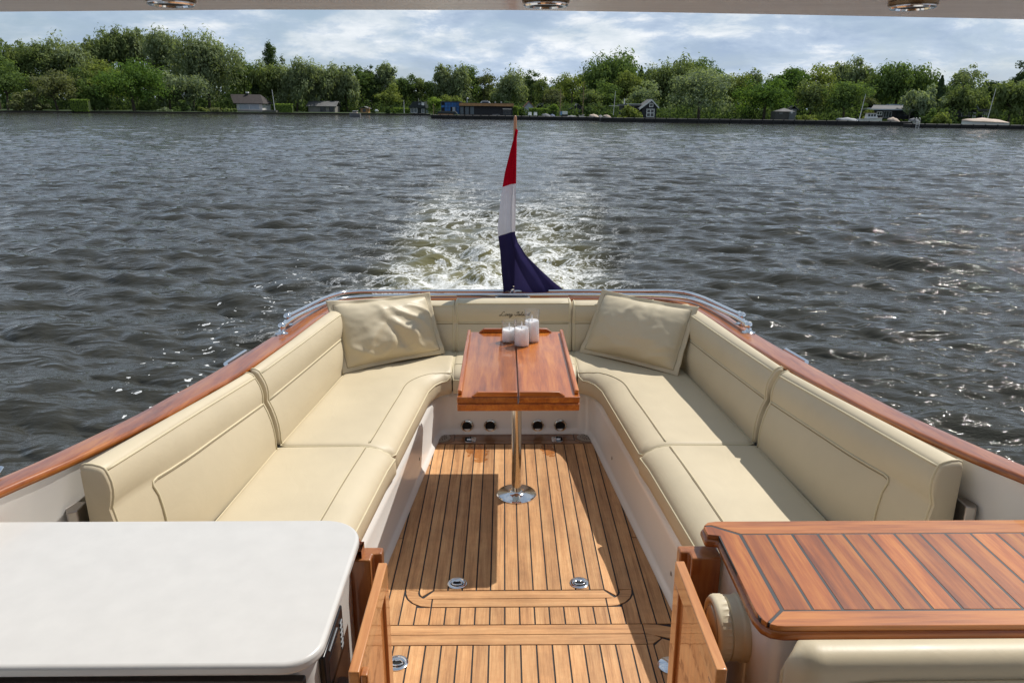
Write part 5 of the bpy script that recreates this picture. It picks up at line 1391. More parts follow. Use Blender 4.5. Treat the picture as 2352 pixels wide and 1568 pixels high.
# low white cottage
d = 178
h = base_thing('cottage', 'low white cottage with grey roof half hidden under a leaning willow', 'house', f, 2210, d)
X0, X1 = fx(f(2118)[0], d), fx(f(2300)[0], d); xm = f(2210)[0]; ze, zr = fz(xm, f(0, 728)[1], d), fz(xm, f(0, 698)[1], d+2)
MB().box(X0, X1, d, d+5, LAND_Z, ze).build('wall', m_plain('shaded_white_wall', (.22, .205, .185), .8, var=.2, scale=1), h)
mb = gable(MB(), X0, X1, d, d+5, ze, zr, .4, .12, 0, 'x'); mb.build('roof', GREYR, h, smooth=0)
for x0, x1 in ((2200, 2222), (2228, 2236), (2262, 2290)): window(h, f, x0, x1, 733, 765, d, frame=BLACKW, pane=PANED, fr=.05)
# tiny wooden shed
d = 178; f = z2
h = base_thing('garden_shed', 'tiny orange wooden shed behind the small white motorboat', 'shed', f, 148, d)
X0, X1 = fx(f(122)[0], d), fx(f(172)[0], d); xm = f(148)[0]; ze, zr = fz(xm, f(0, 744)[1], d), fz(xm, f(0, 734)[1], d)
MB().box(X0, X1, d, d+3, LAND_Z, ze).build('wall', ORWOOD, h)
gable(MB(), X0, X1, d, d+3, ze, zr, .3, .1).build('roof', GREYR, h, smooth=0)
px_box(MB(), f, 137, 158, 747, 768, d-.08, .07).build('door', PANED, h)
mb = MB(); px_box(mb, f, 176, 182, 738, 768, d, .4); mb.build('side_post', ORWOOD, h)
# white garden chair on the lawn
d = 177; o = MB(); px_box(o, f, 220, 243, 757, 765, d, .5); px_box(o, f, 224, 240, 751, 758, d+.4, .1); o = o.build('garden_table', WHITEW, None, smooth=0); tag(o, 'small white garden table on the lawn right of the wooden shed', 'garden table')
# dark green house with a mansard roof
d = 180
h = base_thing('summer_house', 'dark green house with slanting roof and white sliding doors left of the blue-wrapped one', 'house', f, 515, d)
xm = f(515)[0]
px_box(MB(), f, 462, 568, 742, 778, d, 5).build('wall', DARKG, h)
mb = MB(); zA, zB = fz(xm, f(0, 742)[1], d), fz(xm, f(0, 697)[1], d)
mb.extrude([(fx(f(450)[0], d), d-.4, zA), (fx(f(572)[0], d), d-.4, zA), (fx(f(562)[0], d), d-.4, zB), (fx(f(486)[0], d), d-.4, zB)], (0, 6, 0)); mb.build('roof', DARKG, h, smooth=0)
window(h, f, 541, 560, 704, 724, d-.4, frame=WHITEW, pane=WHITEW); window(h, f, 516, 538, 704, 724, d-.4, frame=BLACKW, pane=PANE)
window(h, f, 466, 512, 742, 776, d, cols=2, pane=PANE, name='sliding_door'); window(h, f, 540, 560, 748, 776, d, pane=PANE)
mb = MB(); px_box(mb, f, 572, 592, 752, 778, d-1, .1); mb.build('glass_screen', PANE, h)
px_box(MB(), f, 520, 523, 676, 700, d+2, .15).build('flue', DULL, h)
# blue-wrapped building site on the water
d = 142
h = base_thing('wrapped_house', 'unfinished house wrapped in blue sheeting left of the long houseboat', 'house', f, 738, d)
px_box(MB(), f, 674, 800, 700, 782, d, 6).build('wall', BLUET, h)
mb = MB()
for x in (676, 699, 722, 742, 762, 782, 797): px_box(mb, f, x-1.3, x+1.3, 700, 780, d-.04, .03)
for y in (702, 722, 742, 762): px_box(mb, f, 675, 799, y-1.2, y+1.2, d-.045, .03)
mb.build('taped_seams', m_plain('seam_tape', (.012, .05, .14), .6), h)
for a in ((677, 700, 703, 722), (677, 698, 738, 768), (738, 776, 734, 766)): px_box(MB(), f, a[0], a[1], a[2], a[3], d-.06, .05).build('window_opening', DARKIN, h)
px_box(MB(), f, 752, 772, 736, 766, d-.075, .01).build('loose_sheet', CURT, h)
px_box(MB(), f, 672, 806, 696, 701, d-.2, 6.4).build('roof', DARKR, h)
# long houseboat
d = 141
h = base_thing('houseboat', 'long black houseboat with orange wooden roof band and glazed left end', 'houseboat', f, 985, d, WATER_Z)
px_box(MB(), f, 902, 1165, 728, 800, d, 7).build('wall', BLACKW, h)
px_box(MB(), f, 800, 901.5, 728, 800, d+.6, 6).build('room_interior', m_plain('dim_interior', (.05, .055, .06), .5), h)
window(h, f, 802, 832, 730, 790, d+.1, frame=BLACKW, pane=PANE); window(h, f, 836, 868, 730, 790, d+.1, frame=BLACKW, pane=PANE); window(h, f, 870, 903, 730, 790, d+.1, frame=BLACKW, pane=PANE)
ro = px_box(MB(), f, 798, 1172, 710, 729, d-.9, 8.5).build('roof_band', ORWOOD, h)
px_box(MB(), f, 800, 1170, 707, 711, d-.8, 8.2).build('roof_edge', BLACKW, ro)
mb = MB(); xm = f(975)[0]; zA, zB = fz(xm, f(0, 710)[1], d+2), fz(xm, f(0, 695)[1], d+2)
mb.extrude([(fx(f(938)[0], d+2), d+2, zA), (fx(f(1012)[0], d+2), d+2, zA), (fx(f(1000)[0], d+2), d+2, zB), (fx(f(952)[0], d+2), d+2, zB)], (0, 3, 0)); sk = mb.build('skylight', WHITEW, h, smooth=0)
px_box(MB(), f, 955, 998, 698, 708, d+1.95, .04).build('skylight_pane', PANED, sk); px_box(MB(), f, 957, 993, 689, 694.5, d+2.5, 1.5).build('skylight_cap', GREYR, sk)
for x in (1045, 1086): px_box(MB(), f, x-5, x+5, 697, 710, d+2, .5).build('roof_vent', DULL, h)
mb = MB(); x = fx(f(853)[0], d+1); mb.tube([(x, d+1, fz(f(853)[0], f(0, 710)[1], d)), (x, d+1, fz(f(853)[0], f(0, 672)[1], d))], .05, 6); mb.sphere((x+.1, d+1, fz(f(853)[0], f(0, 676)[1], d)), .16, 8); mb.build('antenna', WHITEW, h)
window(h, f, 1094, 1158, 748, 800, d-.04, frame=BLACKW, pane=PANED, fr=.12, name='terrace_door')
px_box(MB(), f, 1096, 1158, 746, 752, d-.5, .4).build('awning', DULL, h)
# garden seat on the houseboat deck
o = MB(); px_box(o, f, 1025, 1078, 790, 797, 138.5, .6); px_box(o, f, 1025, 1078, 784, 791, 139.0, .08); o = o.build('deck_bench', GREYR, None, smooth=0); tag(o, 'grey bench on the deck in front of the long houseboat', 'bench')
# orange work barge with dark cover
d = 137.5
h = base_thing('work_barge', 'orange wooden box barge with dark cover in front of the blue-wrapped house', 'barge', f, 705, d, WATER_Z)
px_box(MB(), f, 655, 757, 780, 797, d, 2.2).build('hull', ORWOOD, h)
mb = MB(); xm = f(705)[0]; zA, zB = fz(xm, f(0, 781)[1], d), fz(xm, f(0, 765)[1], d)
mb.extrude([(fx(f(643)[0], d), d-.1, zA), (fx(f(786)[0], d), d-.1, zA), (fx(f(770)[0], d), d-.1, zB), (fx(f(655)[0], d), d-.1, zB)], (0, 2.2, 0)); mb.build('cover', DARKG, h, smooth=0)
# white gabled house and its dark neighbour
d = 168
h = base_thing('gabled_house', 'white gabled house with reddish roof behind the clipped hedges', 'house', f, 1278, d)
X0, X1 = fx(f(1242)[0], d), fx(f(1308)[0], d); xm = f(1278)[0]; ze, zr = fz(xm, f(0, 735)[1], d), fz(xm, f(0, 700)[1], d)
mb = MB(); mb.extrude([(X0, d, LAND_Z), (X1, d, LAND_Z), (X1, d, ze), ((X0+X1)/2, d, zr), (X0, d, ze)], (0, 6, 0)); mb.build('wall', m_plain('bluish_white_wall', (.45, .47, .52), .7, var=.06), h, smooth=0)
gable(MB(), X0, X1, d, d+6, ze, zr, .3, .16).build('roof', REDR, h, smooth=0)
px_box(MB(), f, 1308, 1322, 734, 760, d+2, 3).build('side_wing', REDR, h)
d = 166
h = base_thing('dark_barn', 'dark barn roof between the white gabled house and the ball topiary', 'barn', f, 1350, d)
X0, X1 = fx(f(1318)[0], d), fx(f(1388)[0], d); ze, zr = fz(f(1350)[0], f(0, 748)[1], d), fz(f(1350)[0], f(0, 714)[1], d)
MB().box(X0+.3, X1-.3, d, d+5, LAND_Z, ze).build('wall', BLACKW, h); gable(MB(), X0, X1, d, d+5, ze, zr, .3, .15).build('roof', DARKR, h, smooth=0)
px_box(MB(), f, 1362, 1376, 708, 738, d+.5, 1).build('chimney', GREYR, h)
# dark shed with pale door
d = 160
h = base_thing('boat_shed', 'dark gabled shed with a pale garage door behind the moored boats', 'shed', f, 1610, d)
X0, X1 = fx(f(1568)[0], d), fx(f(1652)[0], d); ze, zr = fz(f(1610)[0], f(0, 748)[1], d), fz(f(1610)[0], f(0, 718)[1], d)
mb = MB(); mb.extrude([(X0, d, LAND_Z), (X1, d, LAND_Z), (X1, d, ze), ((X0+X1)/2, d, zr), (X0, d, ze)], (0, 5, 0)); mb.build('wall', BLACKW, h, smooth=0)
gable(MB(), X0, X1, d, d+5, ze, zr, .3, .15).build('roof', DARKR, h, smooth=0)
px_box(MB(), f, 1588, 1628, 752, 780, d-.08, .07).build('garage_door', m_plain('pale_blue_door', (.30, .33, .38), .5, var=.06), h)
px_box(MB(), f, 1634, 1646, 735, 780, d-.4, .3).build('brick_pier', m_plain('dull_brick', (.16, .11, .10), .8, var=.2), h)
# black cabin with white trim
d = 138
h = base_thing('cabin', 'black gabled cabin with white trim and white double door on the dock', 'cabin', f, 2110, d)
X0, X1 = fx(f(2052)[0], d), fx(f(2150)[0], d); xm = f(2110)[0]; ze, zr = fz(xm, f(0, 738)[1], d), fz(xm, f(0, 688)[1], d); xr = fx(f(2112)[0], d)
mb = MB(); mb.extrude([(X0, d, LAND_Z), (X1, d, LAND_Z), (X1, d, ze), (xr, d, zr), (X0, d, ze)], (0, 4.5, 0)); mb.build('wall', BLACKW, h, smooth=0)
mb = MB(); xl = fx(f(2018)[0], d)
for (a, b, c, e) in ((xr, zr, X0-.55, fz(xm, f(0, 752)[1], d)), (xr, zr, X1+.35, fz(xm, f(0, 742)[1], d))):
    mb.extrude([(a, d-.3, b), (c, d-.3, e), (c, d-.3, e+.16), (a, d-.3, b+.16)], (0, 5, 0))
ro = mb.build('roof', GREYR, h, smooth=0)
mb = MB()
for (a, b, c, e) in ((xr, zr, X0-.55, fz(xm, f(0, 752)[1], d)), (xr, zr, X1+.35, fz(xm, f(0, 742)[1], d))):
    mb.extrude([(a, d-.36, b-.12), (c, d-.36, e-.12), (c, d-.36, e+.15), (a, d-.36, b+.15)], (0, .05, 0))
mb.build('barge_board', WHITEW, ro, smooth=0)
window(h, f, 2098, 2126, 708, 736, d, frame=WHITEW, pane=PANED, fr=.12); window(h, f, 2082, 2137, 748, 804, d, cols=2, rows=2, frame=WHITEW, pane=PANED, fr=.13, name='double_door')
px_box(MB(), f, 2116, 2142, 805, 818, d-1.2, .8).build('door_step', DOCKT, h)
px_box(MB(), f, 1915, 2046, 728, 800, d+2, 4).build('wing', BLACKW, h)
w = px_box(MB(), f, 1908, 2046, 716, 728, d+1.6, 5).build('wing_roof', GREYR, h); px_box(MB(), f, 1940, 2040, 713, 717, d+1.5, .3).build('roof_trim', WHITEW, w)
mb = MB(); x = fx(f(1927)[0], d+3); mb.tube([(x, d+3, fz(f(1927)[0], f(0, 716)[1], d)), (x, d+3, fz(f(1927)[0], f(0, 677)[1], d))], .10, 8); mb.build('stove_pipe', WHITEW, h)
# grey sheds on the right
d = 136; f = z3
h = base_thing('tool_shed', 'small weathered grey shed with pointed roof half hidden by trees', 'shed', f, 690, d)
px_box(MB(), f, 648, 738, 766, 822, d, 2.5).build('wall', m_plain('grey_boards', (.07, .065, .06), .8, var=.2, scale=1.5), h)
px_box(MB(), f, 672, 697, 770, 786, d-.06, .05).build('notice_panel', GREYR, h)
mb = MB(); x = fx(f(716)[0], d); zA, zB = fz(f(716)[0], f(0, 766)[1], d), fz(f(716)[0], f(0, 742)[1], d)
mb.add([(x-1.4, d-.2, zA), (x+1.6, d-.2, zA), (x+1.6, d+2.6, zA), (x-1.4, d+2.6, zA), (x, d+1, zB)], [(0, 1, 4), (1, 2, 4), (2, 3, 4), (3, 0, 4), (3, 2, 1, 0)]); mb.build('roof', GREYR, h, smooth=0)
d = 141
h = base_thing('garden_house', 'pale little gabled garden house beside the weathered grey shed', 'shed', f, 768, d)
X0, X1 = fx(f(742)[0], d), fx(f(790)[0], d); ze, zr = fz(f(768)[0], f(0, 748)[1], d), fz(f(768)[0], f(0, 728)[1], d)
MB().box(X0, X1, d, d+3, LAND_Z, ze).build('wall', m_plain('pale_grey_boards', (.17, .175, .18), .7, var=.12), h); gable(MB(), X0, X1, d, d+3, ze, zr, .3, .13).build('roof', GREYR, h, smooth=0)
px_box(MB(), f, 752, 764, 755, 780, d-.06, .05).build('door', WHITEW, h)
# long bungalow
d = 139
h = base_thing('bungalow', 'long black bungalow with white trimmed low roof behind the moored cruisers', 'house', f, 1460, d)
xm = f(1460)[0]
px_box(MB(), f, 1298, 1640, 756, 818, d, 6).build('wall', BLACKW, h)
mb = MB(); zA, zB = fz(xm, f(0, 752)[1], d), fz(xm, f(0, 724)[1], d+3)
mb.grid([[(fx(f(1282)[0], d), d-.7, zA), (fx(f(1650)[0], d), d-.7, zA)], [(fx(f(1312)[0], d+3), d+3, zB), (fx(f(1650)[0], d+3), d+3, zB)], [(fx(f(1282)[0], d), d+6.7, zA), (fx(f(1650)[0], d), d+6.7, zA)]])
ro = mb.build('roof', DARKR, h, smooth=0)
px_box(MB(), f, 1282, 1650, 749, 757, d-.75, .1).build('eaves_trim', m_plain('pale_blue_trim', (.42, .47, .52), .5, var=.05), ro); px_box(MB(), f, 1312, 1650, 722, 727, d+2.9, .2).build('ridge_trim', WHITEW, ro)
px_box(MB(), f, 1420, 1530, 716, 724, d+3, 1.2).build('solar_panel', m_plain('blue_grey_panel', (.30, .36, .44), .3, var=.15), ro)
window(h, f, 1340, 1378, 766, 792, d, cols=2, frame=WHITEW, pane=PANED, fr=.12); window(h, f, 1386, 1444, 764, 808, d, cols=3, frame=m_plain('grey_frame', (.30, .32, .33), .5), pane=PANED, fr=.08, name='french_door')
window(h, f, 1472, 1570, 766, 800, d, cols=3, frame=BLACKW, pane=PANED, fr=.08)
px_box(MB(), f, 1566, 1572, 757, 818, d-.4, .2).build('porch_post', DULL, h)
px_box(MB(), f, 1272, 1310, 740, 754, d+1, 2).build('white_awning', WHITEW, h)
# right-hand cottage
d = 137
h = base_thing('lake_house', 'dark cottage with white doors and upswept roof edge behind the covered white boat', 'house', f, 2060, d)
px_box(MB(), f, 1905, 2150, 762, 825, d, 5).build('wall', BLACKW, h); px_box(MB(), f, 2030, 2155, 750, 763, d-.4, 5.8).build('roof', GREYR, h)
mb = MB(); zA, zB = fz(f(2020)[0], f(0, 755)[1], d), fz(f(2020)[0], f(0, 716)[1], d)
mb.extrude([(fx(f(2012)[0], d), d-.3, zB), (fx(f(2036)[0], d), d-.3, zA), (fx(f(2036)[0], d), d-.3, zA-.2), (fx(f(2008)[0], d), d-.3, zB-.1)], (0, 5, 0)); mb.build('roof_edge', m_plain('light_blue_edge', (.42, .47, .52), .5), h, smooth=0)
for a in ((2066, 2098, 768, 815), (2000, 2022, 772, 815)): window(h, f, a[0], a[1], a[2], a[3], d, cols=2, frame=WHITEW, pane=PANE, fr=.12, name='door')
for x in (1922, 1945, 1968): window(h, f, x, x+18, 772, 800, d, frame=m_plain('dull_frame', (.35, .35, .34), .5), pane=PANED, fr=.07)

# ------------------------------------------------------------------ docks
def dock(label, f, x0, x1, yt, yb, d, dep, n=14, slope=0.0):
    xm = f((x0+x1)/2)[0]; X0, X1 = fx(f(x0)[0], d), fx(f(x1)[0], d); zt = fz(xm, f(0, yt)[1], d)
    zt = min(zt, WATER_Z+1.25)
    r = thing('jetty', label, 'jetty', ((X0+X1)/2, d, WATER_Z))
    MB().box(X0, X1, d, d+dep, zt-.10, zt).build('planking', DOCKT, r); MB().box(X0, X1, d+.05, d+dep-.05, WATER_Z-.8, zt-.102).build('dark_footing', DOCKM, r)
    for i in range(n):
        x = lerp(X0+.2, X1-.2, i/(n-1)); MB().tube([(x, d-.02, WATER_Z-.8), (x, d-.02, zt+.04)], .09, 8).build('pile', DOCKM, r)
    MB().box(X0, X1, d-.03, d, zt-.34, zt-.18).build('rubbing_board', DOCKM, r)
    return r, zt
dock('low narrow jetty along the left shore', z1, 500, 1490, 766, 784, 160, 1.6, 10)
dock('small jetty in front of the dark green house', z2, 486, 602, 781, 796, 173, 1.5, 5)
dock('long dark jetty carrying the houseboat and moored boats', z2, 605, 1790, 797, 815, 135.5, 3.2, 22)
dock('long dark jetty in front of the black cabin and the right-hand wood', z2, 1772, 3920, 822, 842, 128, 2.2, 30)
jr, jz = dock('nearest jetty at the right with a white ladder and covered boat', z3, 1590, 2700, 858, 884, 116, 2.4, 14)
# white ladder
d = 115.9; k = MB(); x0, x1 = fx(z3(1624)[0], d), fx(z3(1646)[0], d)
for x in (x0, x1): k.tube([(x, d, WATER_Z-.2), (x, d, jz+.75), (x+.0, d+.25, jz+.85), (x, d+.5, jz+.6), (x, d+.5, jz)], .035, 6)
for i in range(4): k.tube([(x0, d, WATER_Z+.1+.28*i), (x1, d, WATER_Z+.1+.28*i)], .03, 6)
o = k.build('swim_ladder', WHITEW, None); tag(o, 'white swim ladder on the end of the nearest jetty', 'ladder')
# bollard post by the ladder
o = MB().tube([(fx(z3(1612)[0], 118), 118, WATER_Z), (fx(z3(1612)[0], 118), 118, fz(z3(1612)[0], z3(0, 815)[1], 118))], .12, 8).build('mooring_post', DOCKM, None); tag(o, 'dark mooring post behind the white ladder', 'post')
# ------------------------------------------------------------------ poles
def pole(f, x0, yt, x1, yb, d, r, mat, label, name='mast', bars=()):
    a = (fx(f(x1)[0], d), d, fz(f(x1)[0], f(0, yb)[1], d)); b = (fx(f(x0)[0], d), d, fz(f(x0)[0], f(0, yt)[1], d))
    t = thing(name, label, name.replace('_', ' '), a)
    MB().tube([a, b], [r, r*.6], 8).build('pole', mat, t)
    for q, hw in bars:
        c = [lerp(a[i], b[i], q) for i in range(3)]; MB().tube([(c[0]-hw, c[1]-.1, c[2]), (c[0]+hw, c[1]-.1, c[2])], .04, 6).build('cross_bar', mat, t)
POLEW = m_plain('white_pole', (.62, .62, .60), .4, var=.08); POLEB = m_plain('wooden_pole', (.24, .16, .09), .6, var=.2)
pole(z1, 1878, 615, 1888, 758, 167, .08, POLEW, 'leaning white flagpole right of the pale cottage', 'flagpole')
pole(z2, 421, 687, 421, 776, 172, .08, POLEW, 'plain white pole in front of the long low hedge', 'flagpole')
pole(z2, 1491, 612, 1489, 806, 141, .075, POLEB, 'wooden mast with two cross bars left of the dark boat shed', 'mast', ((.22, .5), (.43, .55)))
pole(z2, 1646, 560, 1645, 790, 150, .07, POLEB, 'thin dark mast in front of the dark boat shed', 'mast', ((.5, .6), (.62, .4)))
pole(z2, 1863, 625, 1856, 790, 141, .06, POLEW, 'pale mast with one cross bar left of the black cabin', 'mast', ((.38, .9),))
pole(z3, 1247, 646, 1227, 822, 133, .07, POLEW, 'leaning pale mast beside the dark low cruiser', 'mast')
pole(z3, 2128, 606, 2108, 822, 124, .06, POLEW, 'tall white flagpole behind the covered white boat', 'flagpole')
pole(z2, 622, 712, 622, 790, 138, .06, POLEB, 'short wooden pole at the left end of the long jetty', 'pole')
# ------------------------------------------------------------------ boats
def hull_rows(x0, x1, d, bw, zt, sheer=.25, n=16, flip=False):
    rows = []
    for i in range(n+1):
        t = i/n; x = lerp(x0, x1, 1-t if flip else t)
        w = bw/2*(1 if t > .45 else math.sin(math.pi/2*(t/.45))**.7) if not False else 0
        zz = zt+sheer*(1-t)**2
        rows.append([(x, d+w*.98+bw/2, zz), (x, d+bw/2+w*.85, WATER_Z+.15), (x, d+bw/2+w*.5, WATER_Z-.25), (x, d+bw/2-w*.5, WATER_Z-.25), (x, d+bw/2-w*.85, WATER_Z+.15), (x, d-w*.98+bw/2, zz)])
    return rows
def boat_(name, label, f, x0, x1, yt, yb, d, hull, cover=None, cabin=None, bow_left=True, sheer=.25, lift=0.0):
    X0, X1 = fx(f(x0)[0], d), fx(f(x1)[0], d); L = X1-X0; bw = min(2.3, max(1.2, L*.36)); xm = f((x0+x1)/2)[0]
    top = fz(xm, f(0, yt)[1], d); zt = WATER_Z+.35+lift+(top-WATER_Z-.35-lift)*(.25 if cover is not None else .40)
    r = thing(name, label, 'boat', ((X0+X1)/2, d+bw/2, WATER_Z))
    if bow_left: rows = hull_rows(X0, X1, d, bw, zt, sheer)
    else: rows = hull_rows(X0, X1, d, bw, zt, sheer, flip=True)
    mb = MB(); mb.grid(rows); mb.grid([[q[0], q[-1]] for q in rows]); mb.add(rows[-1], [tuple(range(6))]); mb.build('hull', hull, r, smooth=40)
    mb = MB(); mb.tube([q[-1] for q in rows], .05, 6); mb.build('rub_rail', DULL, r)
    if cover is not None:
        cr = []
        for i, q in enumerate(rows):
            t = i/(len(rows)-1); hgt = (top-q[0][2])*max(0, math.sin(math.pi*min(1, .12+t*.82)))**.8*(1+.08*math.sin(t*17))
            a, b = Vector(q[0]), Vector(q[-1]); cr.append([a.lerp(b, s)+Vector((0, 0, hgt*math.sin(math.pi*s)**.6)) for s in np.linspace(0.02, .98, 9)])
        mb = MB(); mb.grid(cr); mb.build('cover', cover, r, smooth=60)
    if cabin is not None:
        c0, c1, cm, roofm = cabin; dirn = 1 if bow_left else -1
        xa, xb = (lerp(X0, X1, c0), lerp(X0, X1, c1)) if bow_left else (lerp(X1, X0, c0), lerp(X1, X0, c1))
        zc = lerp(zt, top, .62)
        mb = MB(); pts = [(xa, zt), (xb, zt), (lerp(xb, xa, .04), top-.06), (lerp(xa, xb, .24), top-.06)]
        mb.extrude([(p[0], d+bw*.16, p[1]) for p in pts], (0, bw*.68, 0)); mb.build('cabin', cm, r, smooth=0, bevel=.03)
        for i in range(3):
            u0, u1 = .26+i*.24, .44+i*.24
            MB().box(min(lerp(xa, xb, u0), lerp(xa, xb, u1)), max(lerp(xa, xb, u0), lerp(xa, xb, u1)), d+bw*.16-.02, d+bw*.16+.01, lerp(zt, top, .42), lerp(zt, top, .82)).build('cabin_window', PANED, r)
        mb = MB(); mb.box(min(lerp(xa, xb, .18), xb+.1*dirn), max(lerp(xa, xb, .18), xb+.1*dirn), d+bw*.12, d+bw*.88, top-.06, top+.03); mb.build('cabin_roof', roofm, r, bevel=.02)
    return r
G_ = 'boats moored along the far jetties'
boat_('motorboat', 'small white motorboat with pale canopy under way off the left shore', z2, 40, 116, 762, 798, 141, m_plain('grey_hull', (.16, .16, .17), .4), None, (.25, .72, PINKC, HULLW), sheer=.1)
boat_('dinghy', 'low boat under a grey cover near the ball topiary', z2, 1366, 1426, 780, 808, 139.5, HULLD, GREYC)
boat_('dinghy', 'blue-grey covered boat beside the grey covered one', z2, 1424, 1458, 784, 808, 140.5, HULLD, m_plain('blue_canvas', (.10, .13, .22), .8))
boat_('dinghy', 'flat white boat right of the wooden mast', z2, 1536, 1600, 792, 808, 139.5, HULLW, GREYC, bow_left=False)
boat_('dinghy', 'small white boat with low windscreen between two covered boats', z2, 1622, 1670, 788, 808, 140, HULLW, None, (.4, .7, HULLW, DULL))
boat_('dinghy', 'boat under a pale pink cover on the long jetty', z2, 1694, 1758, 784, 810, 139.3, HULLD, PINKC)
boat_('dinghy', 'small dark boat right of the pink-covered one', z2, 1758, 1786, 790, 810, 140, HULLD, GREYC)
boat_('dinghy', 'tan covered boat nearest the black cabin', z2, 1790, 1842, 788, 812, 139.3, HULLD, CANV)
boat_('cruiser', 'low dark cruiser with pale deck left of the white cabin cruiser', z3, 1080, 1240, 808, 830, 132, HULLD, m_plain('blue_grey_cover', (.13, .16, .20), .6))
boat_('cruiser', 'white cabin cruiser with brown canopy in front of the bungalow', z3, 1238, 1398, 777, 830, 131.5, HULLW, None, (.22, .72, HULLW, m_plain('brown_canopy', (.17, .13, .10), .8)), bow_left=False)
boat_('dinghy', 'boat under a salmon cover right of the white cabin cruiser', z3, 1432, 1512, 807, 834, 131, HULLD, PINKC)
boat_('dinghy', 'low white boat at the end of the bungalow jetty', z3, 1580, 1652, 812, 832, 131.5, HULLW, GREYC)
boat_('speedboat', 'large white boat under a loose beige cover at the right jetty', z3, 1964, 2268, 812, 870, 118.8, HULLW, PINKC, sheer=.15, lift=.25)
# small things on the houseboat jetty
d = 142
t = base_thing('trailer', 'white box trailer with blue front standing behind the wooden mast', 'trailer', z2, 1515, d+4)
px_box(MB(), z2, 1505, 1542, 765, 786, d+4, 1.6).build('box_body', WHITEW, t); px_box(MB(), z2, 1488, 1504, 764, 792, d+4, 1.5).build('front_panel', m_plain('sky_blue', (.15, .30, .50), .5), t)
for x in (1512, 1535): MB().lathe([(.3, 0), (.3, .15)], (fx(z2(x)[0], d+4), d+3.9, LAND_Z+.3), 'y', 14).build('wheel', BLACK, t)
for i, (x, lab) in enumerate(((1284, 'white garden chair at the foot of the hedge, near the houseboat'), (1322, 'white folding chair right of the first garden chair by the hedge'))):
    d = 141; t = base_thing('garden_chair', lab, 'chair', z2, x, d)
    X = fx(z2(x)[0], d); MB().box(X-.3, X+.3, d, d+.5, LAND_Z+.4, LAND_Z+.46).build('seat', WHITEW, t); MB().box(X-.3, X+.3, d+.5, d+.55, LAND_Z+.46, LAND_Z+.95).build('backrest', WHITEW, t)
    for sx in (-.26, .26):
        for sy in (.04, .46): MB().box(X+sx-.025, X+sx+.025, d+sy-.025, d+sy+.025, LAND_Z, LAND_Z+.4).build('leg', WHITEW, t)
#@@END

# ================================================================== PLACE EVERYTHING
for o in BOAT_TOPS: o.matrix_world = HEEL @ Matrix.Translation(ORG[o.name])
for o in LAKE_TOPS: o.matrix_world = Matrix.Translation(ORG[o.name])

# ================================================================== LIGHT
sun_b = np.array([.39, .34, .70]); sun_w = _R @ (sun_b/np.linalg.norm(sun_b))
el = math.asin(sun_w[2]); az = math.atan2(sun_w[0], sun_w[1])
L = bpy.data.lights.new('sun', 'SUN'); L.energy = 4.5; L.angle = math.radians(.53); L.color = (1.0, .955, .89)
lo = bpy.data.objects.new('sun', L); COL.objects.link(lo); lo.location = Vector(sun_w)*60
lo.rotation_euler = Vector(-sun_w).to_track_quat('-Z', 'Y').to_euler()
wd = bpy.data.worlds.new('World'); SC.world = wd; wd.use_nodes = True; nt = wd.node_tree; nt.nodes.clear()
wo = N(nt, 'ShaderNodeOutputWorld'); bg = N(nt, 'ShaderNodeBackground'); bg.inputs['Strength'].default_value = .086
sky = N(nt, 'ShaderNodeTexSky'); sky.sky_type = 'NISHITA'; sky.sun_disc = False; sky.sun_elevation = el; sky.sun_rotation = az; sky.air_density = 1.0; sky.dust_density = 1.2; sky.ozone_density = 1.5
tc = N(nt, 'ShaderNodeTexCoord')
mp = N(nt, 'ShaderNodeMapping'); mp.inputs['Scale'].default_value = (1.0, 1.0, 3.2); nt.links.new(tc.outputs['Generated'], mp.inputs[0])
c1 = noise(nt, mp.outputs[0], 4.6, 9, .60, .2); c2 = noise(nt, mp.outputs[0], 1.6, 3, .5)
cov = math_(nt, 'ADD', math_(nt, 'MULTIPLY', c1, .72), math_(nt, 'MULTIPLY', c2, .32))
r = ramp(nt, [(.43, .05), (.51, .55), (.59, 1)]); nt.links.new(cov, r.inputs[0])
mp2 = N(nt, 'ShaderNodeMapping'); mp2.inputs['Scale'].default_value = (1, 1, 3.2); mp2.inputs['Location'].default_value = (.02, 0, -.09); nt.links.new(tc.outputs['Generated'], mp2.inputs[0])
c3 = noise(nt, mp2.outputs[0], 8.5, 8, .62, .2)
sh = ramp(nt, [(.36, (3.9, 5.0, 6.7)), (.50, (5.4, 6.5, 8.0)), (.61, (9.2, 9.6, 10.0))]); nt.links.new(c3, sh.inputs[0])
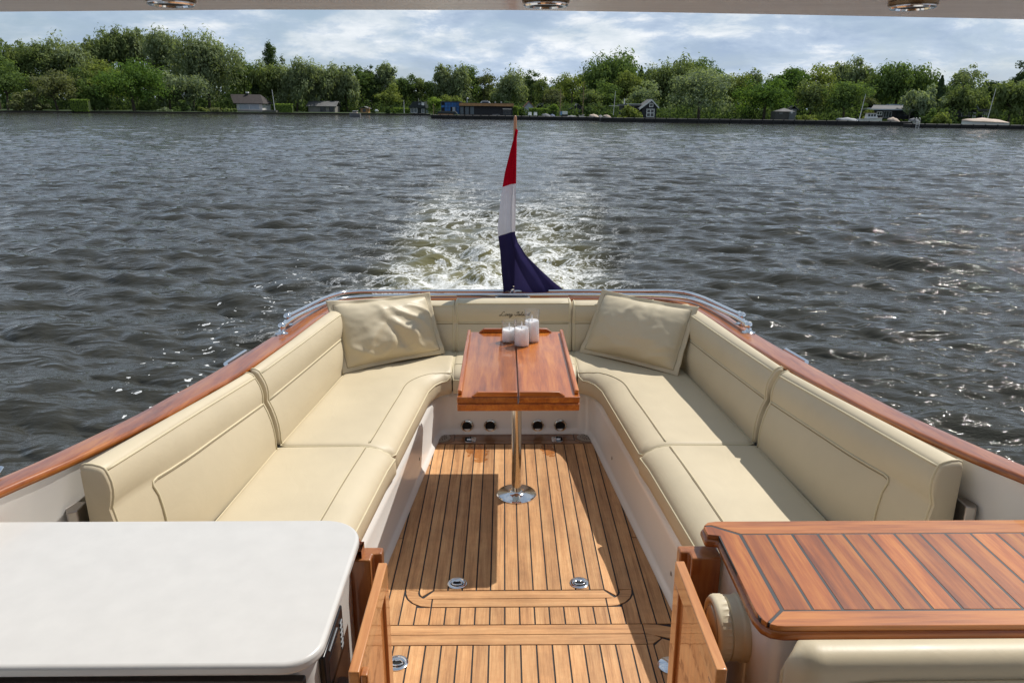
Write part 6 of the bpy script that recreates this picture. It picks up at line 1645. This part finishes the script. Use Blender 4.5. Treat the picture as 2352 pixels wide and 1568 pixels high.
# clear air between the clouds: the physical sky, held to its blue away from the bright horizon haze
skyc = mixc(nt, .55, sky.outputs[0], (3.9, 5.3, 7.2))
sx = N(nt, 'ShaderNodeSeparateXYZ'); nt.links.new(tc.outputs['Generated'], sx.inputs[0])
gr = N(nt, 'ShaderNodeMapRange'); gr.inputs['From Min'].default_value = .0; gr.inputs['From Max'].default_value = .5; gr.inputs['To Min'].default_value = 1.22; gr.inputs['To Max'].default_value = .80; nt.links.new(sx.outputs['Z'], gr.inputs['Value'])
fin = N(nt, 'ShaderNodeVectorMath', operation='SCALE'); nt.links.new(mixc(nt, r.outputs[0], skyc, sh.outputs[0]), fin.inputs[0]); nt.links.new(gr.outputs[0], fin.inputs['Scale'])
nt.links.new(fin.outputs[0], bg.inputs['Color'])
nt.links.new(bg.outputs[0], wo.inputs['Surface'])

# ================================================================== CAMERA
cam = bpy.data.cameras.new('camera'); co = bpy.data.objects.new('camera', cam); COL.objects.link(co)
cam.sensor_width = 36; cam.lens = FPX/2352*36; cam.clip_start = .05; cam.clip_end = 5000
co.matrix_world = Matrix(((WR[0], WU[0], -WF[0], CAM[0]), (WR[1], WU[1], -WF[1], CAM[1]), (WR[2], WU[2], -WF[2], CAM[2]), (0, 0, 0, 1)))
SC.camera = co
SC.view_settings.view_transform = 'Standard'; SC.view_settings.look = 'None'; SC.view_settings.exposure = 0; SC.view_settings.gamma = 1
SC.render.engine = 'CYCLES'; SC.cycles.use_denoising = True; SC.cycles.denoiser = 'OPENIMAGEDENOISE'; SC.cycles.denoising_prefilter = 'NONE'; SC.cycles.denoising_input_passes = 'RGB_ALBEDO_NORMAL'; SC.cycles.max_bounces = 8; SC.cycles.transparent_max_bounces = 12
SC.cycles.use_adaptive_sampling = False; SC.cycles.diffuse_bounces = 3; SC.cycles.glossy_bounces = 3; SC.cycles.blur_glossy = 1.0; SC.cycles.sample_clamp_direct = 160; SC.cycles.sampling_pattern = 'BLUE_NOISE'
SC.cycles.caustics_reflective = False; SC.cycles.caustics_refractive = False; SC.cycles.sample_clamp_indirect = 3
